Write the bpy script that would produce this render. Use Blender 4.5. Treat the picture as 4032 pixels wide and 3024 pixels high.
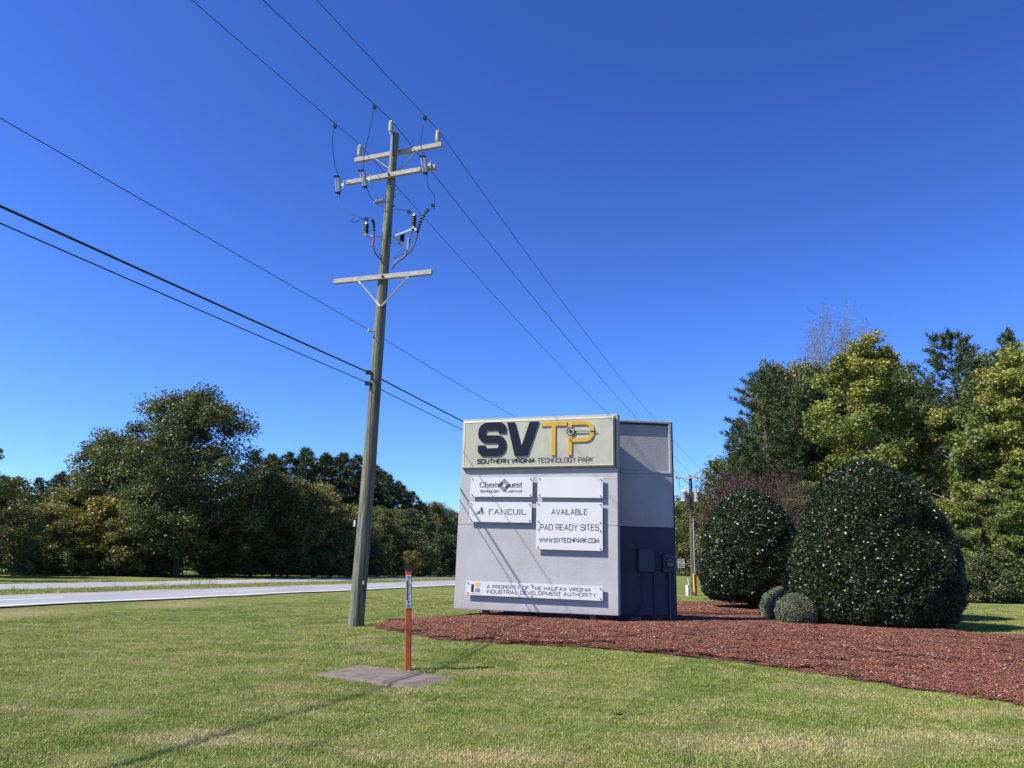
import bpy, math, random
import numpy as np
from mathutils import Vector, Matrix
from mathutils.geometry import delaunay_2d_cdt

for o in list(bpy.data.objects): bpy.data.objects.remove(o)
scene = bpy.context.scene
COL = scene.collection
R = math.radians

# ------------------------------------------------------------------ camera
cam_data = bpy.data.cameras.new('camera'); cam = bpy.data.objects.new('camera', cam_data); COL.objects.link(cam)
cam_data.sensor_width = 36.0; cam_data.lens = 27.05; cam_data.clip_start = 0.1; cam_data.clip_end = 6000
cam.matrix_world = Matrix.Translation((0, 0, 1.6)) @ Matrix.Rotation(R(90 + 13.06), 4, 'X') @ Matrix.Rotation(R(1.3), 4, 'Z')
scene.camera = cam
scene.render.resolution_x = 1024; scene.render.resolution_y = 768
# ------------------------------------------------------------------ sky, sun, exposure
SUN_AZ, SUN_EL = 108.5, 47.5          # degrees to the left of the view axis, degrees above the horizon
world = bpy.data.worlds.new('World'); scene.world = world; world.use_nodes = True
wn = world.node_tree.nodes; wl = world.node_tree.links
sky = wn.new('ShaderNodeTexSky'); sky.sky_type = 'NISHITA'; sky.sun_disc = False
sky.sun_elevation = R(SUN_EL); sky.sun_rotation = R(-SUN_AZ)
sky.altitude = 0; sky.air_density = 1.0; sky.dust_density = 0.15; sky.ozone_density = 4.0
wn['Background'].inputs['Strength'].default_value = 0.1
gam = wn.new('ShaderNodeGamma'); gam.inputs['Gamma'].default_value = 1.4          # deep, contrasty clear-sky blue, the same all round
tin = wn.new('ShaderNodeMix'); tin.data_type = 'RGBA'; tin.blend_type = 'MULTIPLY'; tin.inputs[0].default_value = 1.0; tin.inputs[7].default_value = (.325, .43, .68, 1)
wl.new(sky.outputs['Color'], gam.inputs['Color']); wl.new(gam.outputs[0], tin.inputs[6]); wl.new(tin.outputs[2], wn['Background'].inputs['Color'])
sd = bpy.data.lights.new('sun', 'SUN'); sd.energy = 5.0; sd.angle = R(0.53); sd.color = (1.0, 0.95, 0.87)
sun = bpy.data.objects.new('sun', sd); COL.objects.link(sun)
sdir = Vector((-math.sin(R(SUN_AZ)) * math.cos(R(SUN_EL)), math.cos(R(SUN_AZ)) * math.cos(R(SUN_EL)), math.sin(R(SUN_EL))))
sun.rotation_euler = (-sdir).to_track_quat('-Z', 'Y').to_euler(); sun.location = (-20, 0, 30)
scene.view_settings.view_transform = 'Standard'; scene.view_settings.look = 'None'
scene.view_settings.exposure = 0.75; scene.view_settings.gamma = 1.0; scene.view_settings.use_curve_mapping = False
scene.render.engine = 'CYCLES'

# ------------------------------------------------------------------ helpers
def tag(o, label=None, cat=None, group=None, kind=None):
    if label: o['label'] = label
    if cat: o['category'] = cat
    if group: o['group'] = group
    if kind: o['kind'] = kind
    return o
def empty(name, loc=(0, 0, 0), rz=0.0):
    o = bpy.data.objects.new(name, None); COL.objects.link(o); o.location = loc; o.rotation_euler = (0, 0, rz)
    o.empty_display_size = 0.2
    return o
def link_obj(name, me, mat=None, parent=None):
    o = bpy.data.objects.new(name, me); COL.objects.link(o)
    if mat is not None and not me.materials: me.materials.append(mat)
    if parent is not None: o.parent = parent
    return o
def copy_tree(o, parent=None):
    c = o.copy(); COL.objects.link(c); c.parent = parent
    for ch in o.children: copy_tree(ch, c)
    return c

class MB:
    def __init__(s): s.v = []; s.f = []
    def add(s, vs, fs):
        k = len(s.v); s.v += [tuple(map(float, q)) for q in vs]; s.f += [tuple(i + k for i in f) for f in fs]; return s
    def box(s, a, b):
        x0, y0, z0 = a; x1, y1, z1 = b
        return s.add([(x0,y0,z0),(x1,y0,z0),(x1,y1,z0),(x0,y1,z0),(x0,y0,z1),(x1,y0,z1),(x1,y1,z1),(x0,y1,z1)],
                     [(0,3,2,1),(4,5,6,7),(0,1,5,4),(1,2,6,5),(2,3,7,6),(3,0,4,7)])
    def bar(s, p0, p1, w, h, up=(0, 0, 1)):
        p0 = Vector(p0); p1 = Vector(p1); d = (p1 - p0).normalized(); u = Vector(up)
        sx = d.cross(u).normalized(); uu = sx.cross(d).normalized(); vs = []
        for p in (p0, p1):
            for a, b in ((-1,-1),(1,-1),(1,1),(-1,1)): vs.append(p + sx * (a * w / 2) + uu * (b * h / 2))
        return s.add(vs, [(3,2,1,0),(4,5,6,7),(0,1,5,4),(1,2,6,5),(2,3,7,6),(3,0,4,7)])
    def tube(s, pts, rad, n=8, caps=True):
        pts = [Vector(p) for p in pts]
        if not hasattr(rad, '__len__'): rad = [rad] * len(pts)
        vs = []; fs = []; ref = None
        for i, p in enumerate(pts):
            d = (pts[min(i+1, len(pts)-1)] - pts[max(i-1, 0)])
            d = d.normalized() if d.length > 1e-9 else Vector((0, 0, 1))
            if ref is None:
                ref = d.cross(Vector((0.31, 0.95, 0.05))); 
                if ref.length < .1: ref = d.cross(Vector((1, 0, 0)))
            a = (ref - d * ref.dot(d)).normalized(); b = d.cross(a); ref = a
            for k in range(n):
                t = 2 * math.pi * k / n; vs.append(p + (a * math.cos(t) + b * math.sin(t)) * rad[i])
        for i in range(len(pts) - 1):
            for k in range(n): fs.append((i*n+k, i*n+(k+1)%n, (i+1)*n+(k+1)%n, (i+1)*n+k))
        if caps: fs.append(tuple(range(n-1, -1, -1))); fs.append(tuple(range((len(pts)-1)*n, len(pts)*n)))
        return s.add(vs, fs)
    def lathe(s, p0, axis, prof, n=12):
        """prof: list of (distance along the axis, radius)"""
        p0 = Vector(p0); d = Vector(axis).normalized()
        return s.tube([p0 + d * max(a, 0) if False else p0 + d * a for a, r in prof], [r for a, r in prof], n)
    def prism(s, poly, y0, y1):
        """polygon in x,z extruded along y from y0 (front) to y1"""
        n = len(poly); vs = [(x, y0, z) for x, z in poly] + [(x, y1, z) for x, z in poly]
        fs = [tuple(range(n)), tuple(range(2*n-1, n-1, -1))] + [(i, i+n, (i+1)%n+n, (i+1)%n) for i in range(n)]
        return s.add(vs, fs)
    def xf(s, M): s.v = [tuple(M @ Vector(q)) for q in s.v]; return s
    def build(s, name, mat, parent=None, smooth=False, off=None, bevel=0):
        me = bpy.data.meshes.new(name)
        v = s.v if off is None else [(a-off[0], b-off[1], c-off[2]) for a, b, c in s.v]
        me.from_pydata(v, [], s.f); me.update()
        import bmesh
        bm = bmesh.new(); bm.from_mesh(me); bmesh.ops.recalc_face_normals(bm, faces=bm.faces); bm.to_mesh(me); bm.free()
        if smooth:
            me.polygons.foreach_set('use_smooth', [True]*len(me.polygons))
            me.set_sharp_from_angle(angle=R(38))
        o = link_obj(name, me, mat, parent)
        if bevel:
            m = o.modifiers.new('bevel', 'BEVEL'); m.width = bevel; m.segments = 2; m.limit_method = 'ANGLE'
        return o

# ------------------------------------------------------------------ materials
class NT:
    def __init__(s, name):
        s.m = bpy.data.materials.new(name); s.m.use_nodes = True; s.t = s.m.node_tree; s.b = s.t.nodes['Principled BSDF']; s.out = s.t.nodes['Material Output']
    def n(s, typ, **kw):
        nd = s.t.nodes.new(typ)
        for k, v in kw.items():
            if k in nd.inputs: nd.inputs[k].default_value = v
            else: setattr(nd, k, v)
        return nd
    def l(s, a, b): s.t.links.new(a, b)
    def mix(s, fac, a, b, blend='MIX'):
        nd = s.t.nodes.new('ShaderNodeMix'); nd.data_type = 'RGBA'; nd.blend_type = blend
        for sock, v in ((nd.inputs[0], fac), (nd.inputs[6], a), (nd.inputs[7], b)):
            if hasattr(v, 'is_output'): s.l(v, sock)
            elif isinstance(v, (int, float)): sock.default_value = v
            else: sock.default_value = (*v, 1) if len(v) == 3 else v
        return nd.outputs[2]
    def ramp(s, fac, stops):
        nd = s.t.nodes.new('ShaderNodeValToRGB'); s.l(fac, nd.inputs[0]); e = nd.color_ramp.elements
        while len(e) < len(stops): e.new(0.5)
        for i, (p, c) in enumerate(stops):
            e[i].position = p; e[i].color = (c, c, c, 1) if isinstance(c, (int, float)) else (*c, 1)
        return nd.outputs[0]
    def noise(s, scale, detail=3, rough=.55, vec=None, stretch=None, obj=False):
        if vec is None:
            if obj: vec = s.n('ShaderNodeTexCoord').outputs['Object']
            else: vec = s.n('ShaderNodeNewGeometry').outputs['Position']
        if stretch:
            mp = s.n('ShaderNodeMapping'); mp.inputs['Scale'].default_value = stretch; s.l(vec, mp.inputs['Vector']); vec = mp.outputs[0]
        nd = s.n('ShaderNodeTexNoise', Scale=scale, Detail=detail, Roughness=rough); s.l(vec, nd.inputs['Vector'])
        return nd.outputs['Fac']
    def bump(s, height, strength=.3, dist=.01):
        nd = s.n('ShaderNodeBump', Strength=strength, Distance=dist); s.l(height, nd.inputs['Height']); s.l(nd.outputs[0], s.b.inputs['Normal'])
def simple(name, col, rough=.6, metal=0., var=.0, vscale=8., bump=0., bscale=120., stretch=None, spec=.5, obj=True):
    t = NT(name); b = t.b; b.inputs['Roughness'].default_value = rough; b.inputs['Metallic'].default_value = metal
    b.inputs['Specular IOR Level'].default_value = spec
    if var > 0:
        f = t.noise(vscale, 5, .65, stretch=stretch, obj=obj)
        lo = tuple(c * (1 - var) for c in col); hi = tuple(min(1, c * (1 + var)) for c in col)
        t.l(t.ramp(f, [(.3, lo), (.7, hi)]), b.inputs['Base Color'])
    else: b.inputs['Base Color'].default_value = (*col, 1)
    if bump > 0: t.bump(t.noise(bscale, 3, .6, stretch=stretch, obj=obj), bump, .008)
    return t.m

def leaf_mat(name, rough=.5, trans=.3, spec=.4, back=1.0):
    t = NT(name); a = t.n('ShaderNodeAttribute', attribute_name='Col'); b = t.b
    t.l(a.outputs['Color'], b.inputs['Base Color']); b.inputs['Roughness'].default_value = rough; b.inputs['Specular IOR Level'].default_value = spec
    if trans > 0:
        tr = t.n('ShaderNodeBsdfTranslucent'); mx = t.n('ShaderNodeMixShader'); mx.inputs[0].default_value = trans
        cc = t.mix(1.0, a.outputs['Color'], (1.0, 1.0, .55), 'MULTIPLY'); t.l(cc, tr.inputs['Color'])
        t.l(b.outputs[0], mx.inputs[1]); t.l(tr.outputs[0], mx.inputs[2]); t.l(mx.outputs[0], t.out.inputs['Surface'])
    return t.m

M = {}
M['stucco'] = None
def stucco(name, col, spots=True):
    t = NT(name); b = t.b; b.inputs['Roughness'].default_value = .85
    big = t.noise(.9, 5, .6, obj=True); streak = t.noise(1.5, 4, .6, stretch=(5, 5, .5), obj=True)
    c = t.mix(t.ramp(big, [(.35, 0.), (.7, 1.)]), tuple(k*.88 for k in col), tuple(min(1, k*1.05) for k in col))
    c = t.mix(t.ramp(streak, [(.55, 0.), (.8, .45)]), c, tuple(k*.72 for k in col)); t.l(c, b.inputs['Base Color'])
    tc = t.n('ShaderNodeTexCoord'); sp_ = t.n('ShaderNodeSeparateXYZ'); t.l(tc.outputs['Object'], sp_.inputs[0])
    ad = t.n('ShaderNodeMath', operation='MULTIPLY_ADD'); t.l(t.noise(4, 4, .7, obj=True), ad.inputs[0]); ad.inputs[1].default_value = .55; t.l(sp_.outputs['Z'], ad.inputs[2])
    c = t.mix(t.ramp(ad.outputs[0], [(.34, .55), (.62, 0.)]), c, (col[0]*.62, col[1]*.55, col[2]*.48)); t.l(c, b.inputs['Base Color'])
    t.bump(t.noise(34, 3, .55, obj=True), .6, .010)
    return t.m
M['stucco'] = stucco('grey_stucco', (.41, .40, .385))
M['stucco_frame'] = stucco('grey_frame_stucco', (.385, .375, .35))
M['stucco_shade'] = stucco('grey_stucco_shade_tone', (.34, .335, .325))  # darker copy of the front grey, mutes sunlight on the rear wing by colour
M['navy'] = simple('navy_paint', (.011, .019, .045), .55, var=.2, vscale=3, bump=.15, bscale=40)
M['navy_box'] = simple('navy_painted_metal', (.015, .024, .052), .42, var=.12)
M['cab_face'] = None
t = NT('cream_sign_face'); t.b.inputs['Roughness'].default_value = .38
f = t.noise(1.3, 5, .6, obj=True); f2 = t.noise(2.2, 4, .6, stretch=(4, 4, .7), obj=True)
c = t.mix(t.ramp(f, [(.3, 0.), (.75, 1.)]), (.37, .35, .245), (.48, .455, .335)); c = t.mix(t.ramp(f2, [(.5, 0.), (.8, .4)]), c, (.26, .25, .19))
t.l(c, t.b.inputs['Base Color']); M['cab_face'] = t.m
M['cab_edge'] = simple('golden_cream_edge', (.42, .37, .2), .35, var=.2, vscale=2)
M['ink_navy'] = simple('navy_letter', (.005, .008, .019), .5, spec=.2)
M['ink_yellow'] = simple('yellow_letter', (.54, .31, .02), .38, var=.08, vscale=3)
M['ink_black'] = simple('black_print', (.012, .012, .016), .5)
M['ink_grey'] = simple('dark_grey_print', (.035, .035, .042), .5)
M['ink_green'] = simple('dark_green_print', (.012, .075, .05), .5)
M['ink_lime'] = simple('pale_green_print', (.42, .52, .3), .5)
M['ink_yel2'] = simple('yellow_print', (.68, .45, .05), .5)
M['ink_mauve'] = simple('grey_mauve_print', (.22, .2, .22), .5)
M['ink_pale'] = simple('pale_blue_grey_print', (.42, .45, .5), .5)
M['ink_red'] = simple('dark_red_print', (.1, .012, .012), .5)
M['white_board'] = simple('white_board', (.60, .585, .555), .4, var=.03, vscale=2)
M['bolt'] = simple('dark_bolt', (.06, .06, .065), .4, .6)
M['legred'] = simple('red_brown_steel', (.13, .035, .022), .6, var=.25)
M['concrete'] = simple('concrete', (.145, .112, .085), .9, var=.35, vscale=5, bump=.4, bscale=60)
M['black'] = simple('black_rubber', (.01, .01, .012), .45)
M['cable'] = simple('black_cable', (.012, .012, .014), .6)
M['wire'] = simple('aluminium_wire', (.05, .05, .055), .6)
M['galv'] = simple('galvanised_steel', (.55, .56, .57), .38, .75, var=.12, vscale=6)
M['porcelain'] = simple('grey_porcelain', (.38, .42, .43), .3)
M['arrester'] = simple('brown_arrester', (.035, .03, .025), .5)
M['red'] = simple('red_tape', (.45, .02, .02), .5)
M['orange'] = simple('orange_marker', (.52, .085, .022), .5, var=.08, vscale=4)
M['yellow'] = simple('yellow_guard', (.75, .5, .03), .5)
M['white'] = simple('white_plastic', (.75, .76, .75), .45)
M['white_paint'] = simple('white_road_paint', (.8, .79, .75), .6, var=.1, vscale=3)
M['sticker'] = simple('white_sticker', (.6, .63, .66), .4)
M['transformer'] = simple('grey_transformer', (.6, .62, .62), .4)
M['dead_leaf'] = simple('dead_leaf', (.06, .03, .02), .7)
t = NT('weathered_pole_wood'); b = t.b; b.inputs['Roughness'].default_value = .9
g = t.noise(7, 6, .7, stretch=(3, 3, .18), obj=True); k = t.noise(1.1, 5, .7, stretch=(2.2, 2.2, .6), obj=True)
c = t.mix(t.ramp(g, [(.3, 0.), (.7, 1.)]), (.07, .076, .05), (.27, .29, .2)); c = t.mix(t.ramp(k, [(.45, 0.), (.62, .8)]), c, (.15, .105, .07))
k2 = t.noise(13, 4, .65, stretch=(2.5, 2.5, .06), obj=True); c = t.mix(t.ramp(k2, [(.5, 0.), (.6, .9)]), c, (.035, .035, .028))
t.l(c, b.inputs['Base Color']); t.bump(k2, .9, .012); M['pole'] = t.m
t = NT('grey_crossarm_wood'); b = t.b; b.inputs['Roughness'].default_value = .85
g = t.noise(6, 5, .7, stretch=(.3, 4, 4), obj=True); t.l(t.ramp(g, [(.3, (.27, .235, .19)), (.7, (.5, .45, .385))]), b.inputs['Base Color']); t.bump(g, .4, .006); M['arm'] = t.m
M['bark'] = simple('bark', (.1, .075, .055), .95, var=.4, vscale=5, bump=.8, bscale=14, stretch=(2, 2, .4))
M['bark_grey'] = simple('grey_bark', (.2, .17, .15), .95, var=.3, vscale=5, bump=.5, bscale=14, stretch=(2, 2, .4))
M['leaf'] = leaf_mat('broad_leaf', .5, .33)
M['needle'] = leaf_mat('pine_needle', .6, .12)
M['holly'] = leaf_mat('holly_leaf', .37, .08, .42)
M['box_leaf'] = leaf_mat('small_shrub_leaf', .6, .15)

# lawn colour, shared by the soil sheet and the blades
def lawn_colour(t, dull=1.0):
    pos = t.n('ShaderNodeNewGeometry').outputs['Position']
    n1 = t.noise(.22, 4, .6, vec=pos); n2 = t.noise(1.3, 4, .65, vec=pos); n3 = t.noise(.55, 3, .5, vec=pos, stretch=(1, 2.4, 1))
    def d(c): return tuple(k * dull for k in c)
    c = t.mix(t.ramp(n1, [(.36, 0.), (.64, 1.)]), d((.128, .186, .03)), d((.215, .25, .058)))
    c = t.mix(t.ramp(n2, [(.44, 0.), (.64, .8)]), c, d((.30, .30, .105)))
    c = t.mix(t.ramp(n3, [(.53, 0.), (.68, .8)]), c, d((.31, .275, .12)))
    # a worn straw-coloured strip and a dry verge along the highway
    sx = t.n('ShaderNodeSeparateXYZ'); t.l(pos, sx.inputs[0])
    def ell(cx, cy, rx, ry):
        a = t.n('ShaderNodeVectorMath', operation='SUBTRACT'); t.l(pos, a.inputs[0]); a.inputs[1].default_value = (cx, cy, 0)
        b_ = t.n('ShaderNodeVectorMath', operation='DIVIDE'); t.l(a.outputs[0], b_.inputs[0]); b_.inputs[1].default_value = (rx, ry, 50)
        ln = t.n('ShaderNodeVectorMath', operation='LENGTH'); t.l(b_.outputs[0], ln.inputs[0])
        ad = t.n('ShaderNodeMath', operation='ADD'); t.l(ln.outputs['Value'], ad.inputs[0])
        nz = t.n('ShaderNodeMath', operation='MULTIPLY'); t.l(n2, nz.inputs[0]); nz.inputs[1].default_value = 1.3; t.l(nz.outputs[0], ad.inputs[1])
        return t.ramp(ad.outputs[0], [(.55, 1.), (1.0, 0.)]) if False else t.ramp(t_half(t, ad.outputs[0]), [(.45, 1.), (.85, 0.)])
    for e in ((2.6, 7.7, 2.1, .8), (-.2, 7.0, 1.3, .5), (4.6, 8.2, 1.6, .5), (-2.6, 7.4, 1.0, .5), (-13, 21, 1.8, 3.4), (-11, 26.5, 1.6, 3), (-15, 15.5, 2, 3)):
        m = t.n('ShaderNodeMath', operation='MULTIPLY'); t.l(ell(*e), m.inputs[0]); m.inputs[1].default_value = .8
        c = t.mix(m.outputs[0], c, d((.38, .33, .16)))
    return c
def t_half(t, s):
    m = t.n('ShaderNodeMath', operation='MULTIPLY'); t.l(s, m.inputs[0]); m.inputs[1].default_value = .55; return m.outputs[0]
t = NT('lawn'); c = lawn_colour(t, .9); fine = t.noise(38, 4, .7)
c = t.mix(t.ramp(fine, [(.3, 0.), (.75, .6)]), t.mix(.45, c, (.06, .055, .02)), c)
t.l(c, t.b.inputs['Base Color']); t.b.inputs['Roughness'].default_value = .95; t.b.inputs['Specular IOR Level'].default_value = .1; t.bump(fine, .8, .05); M['lawn'] = t.m
t = NT('grass_blade'); c = lawn_colour(t, 1.27); a = t.n('ShaderNodeAttribute', attribute_name='Col')
c = t.mix(1.0, c, a.outputs['Color'], 'MULTIPLY'); t.l(c, t.b.inputs['Base Color']); t.b.inputs['Roughness'].default_value = .55; t.b.inputs['Specular IOR Level'].default_value = .3
tr = t.n('ShaderNodeBsdfTranslucent'); t.l(c, tr.inputs['Color']); mx = t.n('ShaderNodeMixShader'); mx.inputs[0].default_value = .3
t.l(t.b.outputs[0], mx.inputs[1]); t.l(tr.outputs[0], mx.inputs[2]); t.l(mx.outputs[0], t.out.inputs['Surface']); M['blade'] = t.m
t = NT('asphalt'); n1 = t.noise(.5, 4, .6, stretch=(1, .25, 1)); n2 = t.noise(60, 3, .7)
c = t.mix(t.ramp(n1, [(.35, 0.), (.7, 1.)]), (.25, .25, .255), (.33, .33, .33)); c = t.mix(t.ramp(n2, [(.4, 0.), (.7, .35)]), c, (.1, .1, .1))
t.l(c, t.b.inputs['Base Color']); t.b.inputs['Roughness'].default_value = .85; M['asphalt'] = t.m
t = NT('mulch_bed'); n1 = t.noise(28, 5, .75); n2 = t.noise(.8, 4, .6)
c = t.mix(t.ramp(n1, [(.32, 0.), (.7, 1.)]), (.05, .017, .01), (.15, .055, .03)); c = t.mix(t.ramp(n2, [(.5, 0.), (.75, .5)]), c, (.07, .035, .025))
t.l(c, t.b.inputs['Base Color']); t.b.inputs['Roughness'].default_value = .95; t.bump(n1, 1., .05); M['mulch'] = t.m
t = NT('mulch_chip'); a = t.n('ShaderNodeAttribute', attribute_name='Col'); n2 = t.noise(.8, 4, .6)
c = t.mix(t.ramp(n2, [(.5, 0.), (.75, .45)]), a.outputs['Color'], (.085, .045, .032)); t.l(c, t.b.inputs['Base Color']); t.b.inputs['Roughness'].default_value = .9; M['chip'] = t.m

# ------------------------------------------------------------------ terrain
def sm(a, b, t): 
    q = np.clip((np.asarray(t, float) - a) / (b - a), 0, 1); return q * q * (3 - 2 * q)
def hgt(x, y):
    x = np.asarray(x, float); y = np.asarray(y, float)
    z = .345 * sm(11, 17.3, y) * sm(-6, .3, x) * (1 - sm(30, 45, y)) - .45 * np.exp(-((x - 13) / 7) ** 2 - ((y - 57) / 9) ** 2)
    return z + .012 * np.sin(x * 1.1 + 1.3 * np.sin(y * .6)) * np.sin(y * .9 + .5) * sm(4, 8, y)
def hz(x, y): return float(hgt(x, y))
def axis(lo, hi, step, far, grow=1.25):
    a = list(np.arange(lo, hi + step/2, step)); s = step
    b = a[-1]; up = []
    while b < far: s *= grow; b += s; up.append(b)
    s = step; b = a[0]; dn = []
    while b > -far: s *= grow; b -= s; dn.append(b)
    return np.array(dn[::-1] + a + up)
def grid_mesh(name, xs, ys, zf):
    X, Y = np.meshgrid(xs, ys); Z = zf(X, Y); n = len(xs); m = len(ys)
    me = bpy.data.meshes.new(name)
    i = np.arange(n*m).reshape(m, n); f = np.stack([i[:-1,:-1], i[:-1,1:], i[1:,1:], i[1:,:-1]], -1).reshape(-1, 4)
    fill_mesh(me, np.stack([X, Y, Z], -1).reshape(-1, 3), f); me.polygons.foreach_set('use_smooth', [True]*len(f)); return me
def fill_mesh(me, verts, faces, cols=None):
    verts = np.asarray(verts, np.float32); faces = np.asarray(faces, np.int32); k = faces.shape[1]
    me.vertices.add(len(verts)); me.vertices.foreach_set('co', verts.ravel())
    me.loops.add(faces.size); me.loops.foreach_set('vertex_index', faces.ravel())
    me.polygons.add(len(faces)); me.polygons.foreach_set('loop_start', np.arange(0, faces.size, k, dtype=np.int32))
    me.polygons.foreach_set('loop_total', np.full(len(faces), k, np.int32))
    if cols is not None:
        at = me.color_attributes.new('Col', 'FLOAT_COLOR', 'POINT'); c4 = np.ones((len(verts), 4), np.float32); c4[:, :3] = cols
        at.data.foreach_set('color', c4.ravel())
    me.update(calc_edges=True)
me = grid_mesh('ground', axis(-24, 24, .5, 2500), axis(2, 66, .5, 2500), hgt)
tag(link_obj('ground', me, M['lawn']), kind='structure')

# highway: two carriageways with a grass median, swinging left beyond the sign
def road_line():
    pts = []; p = np.array([-14.52, 23.0]); hd = R(20.3)
    d = np.array([math.sin(hd), math.cos(hd)]); s = -90.0
    while s < 34: pts.append(p + d * s); s += 1.5
    q = pts[-1].copy(); a = hd
    for i in range(160):
        a -= R(.16) if i < 110 else 0; q = q + 1.5 * np.array([math.sin(a), math.cos(a)]); pts.append(q.copy())
    return np.array(pts)
RL = road_line(); RT = np.gradient(RL, axis=0); RT /= np.linalg.norm(RT, axis=1)[:, None]; RN = np.stack([-RT[:, 1], RT[:, 0]], 1)
def strip(name, o0, o1, dz, mat, i0=0, i1=None, kind='structure', parent=None, nx=4):
    i1 = i1 or len(RL); rows = []
    for k in range(nx + 1):
        q = RL[i0:i1] + RN[i0:i1] * (o0 + (o1 - o0) * k / nx); rows.append(np.column_stack([q, hgt(q[:, 0], q[:, 1]) + dz]))
    v = np.stack(rows, 1); m, n = v.shape[:2]; i = np.arange(m*n).reshape(m, n)
    f = np.stack([i[:-1,1:], i[:-1,:-1], i[1:,:-1], i[1:,1:]], -1).reshape(-1, 4)[:, ::-1]
    me = bpy.data.meshes.new(name); fill_mesh(me, v.reshape(-1, 3), f); o = link_obj(name, me, mat, parent)
    if parent is None: tag(o, kind=kind)
    return o
near_road = strip('road', 0, 5.7, .045, M['asphalt']); far_road = strip('road', 9.2, 14.4, .045, M['asphalt'])
strip('edge_line', .22, .44, .052, M['white_paint'], parent=near_road); strip('edge_line', 5.25, 5.38, .052, simple('yellow_road_paint', (.5, .33, .05), .7, var=.2), parent=near_road)
strip('edge_line', 9.5, 9.63, .052, bpy.data.materials['yellow_road_paint'], parent=far_road); strip('edge_line', 13.95, 14.1, .052, M['white_paint'], parent=far_road)
for i in range(28, 200, 8):
    strip('lane_dash', 2.8, 2.95, .052, M['white_paint'], i, i + 4, parent=near_road, nx=1)
    strip('lane_dash', 11.7, 11.85, .052, M['white_paint'], i + 3, i + 7, parent=far_road, nx=1)

# mulch bed outline
BED = np.array([(-2.9,17.75),(-2.55,16.75),(-1.71,15.38),(-.78,14.6),(.46,14.25),(1.68,14.1),(3.15,13.52),(4.4,12.72),(5.43,11.75),(6.5,10.2),(7.3,8.6),(9,6.6),(14,6),
                (16.5,10),(14,16),(10.79,16.7),(9.5,16.9),(9.6,20),(10.4,24),(10.6,28.5),(8.8,29.3),(7.6,28.5),(6.0,27.7),(3.5,25.2),(1,21.6),(-.5,19.7),(-1.5,18.75),(-2.5,18.5)], float)
def catmull(P, n=8):
    out = []; N = len(P)
    for i in range(N):
        a, b, c, d = P[i-1], P[i], P[(i+1)%N], P[(i+2)%N]
        for k in range(n):
            t = k / n; out.append(.5*((2*b)+(-a+c)*t+(2*a-5*b+4*c-d)*t*t+(-a+3*b-3*c+d)*t**3))
    return np.array(out)
rs = np.random.RandomState(5)
BEDS = catmull(BED); BEDS += rs.normal(0, .018, BEDS.shape)
def inside(px, py, poly):
    px = np.asarray(px); py = np.asarray(py); r = np.zeros(px.shape, bool); j = len(poly) - 1
    for i in range(len(poly)):
        xi, yi = poly[i]; xj, yj = poly[j]
        c = ((yi > py) != (yj > py)) & (px < (xj - xi) * (py - yi) / (yj - yi + 1e-12) + xi); r ^= c; j = i
    return r
def edge_dist(px, py, poly):
    d = np.full(np.shape(px), 1e9); n = len(poly)
    for i in range(n):
        a = poly[i]; b = poly[(i+1)%n]; ab = b - a; t = np.clip(((px-a[0])*ab[0]+(py-a[1])*ab[1])/(ab@ab+1e-12), 0, 1)
        d = np.minimum(d, np.hypot(px-a[0]-t*ab[0], py-a[1]-t*ab[1]))
    return d
gx, gy = np.meshgrid(np.arange(-3.2, 16.8, .22), np.arange(5.8, 29.6, .22)); gx = gx.ravel() + rs.uniform(-.06, .06, gx.size); gy = gy.ravel() + rs.uniform(-.06, .06, gy.size)
k = inside(gx, gy, BEDS); gx, gy = gx[k], gy[k]; dd = edge_dist(gx, gy, BEDS); k = dd > .1; gx, gy, dd = gx[k], gy[k], dd[k]
allp = [Vector(p) for p in BEDS] + [Vector((a, b)) for a, b in zip(gx, gy)]; nb = len(BEDS)
vo, eo, fo, *_ = delaunay_2d_cdt(allp, [(i, (i+1) % nb) for i in range(nb)], [], 1, 1e-5)
def bed_h(x, y, d): return hgt(x, y) + .012 + .03 * np.clip(d / .3, 0, 1) + .012 * np.sin(x*5.1 + y*3) * np.sin(y*6.3 - x) * np.clip(d/.3, 0, 1)
va = np.array([(v.x, v.y) for v in vo]); vz = bed_h(va[:, 0], va[:, 1], edge_dist(va[:, 0], va[:, 1], BEDS))
me = bpy.data.meshes.new('mulch_bed'); me.from_pydata(np.column_stack([va, vz]).tolist(), [], [tuple(f) for f in fo]); me.update()
bed = link_obj('mulch_bed', me, M['mulch']); tag(bed, kind='structure')

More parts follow.
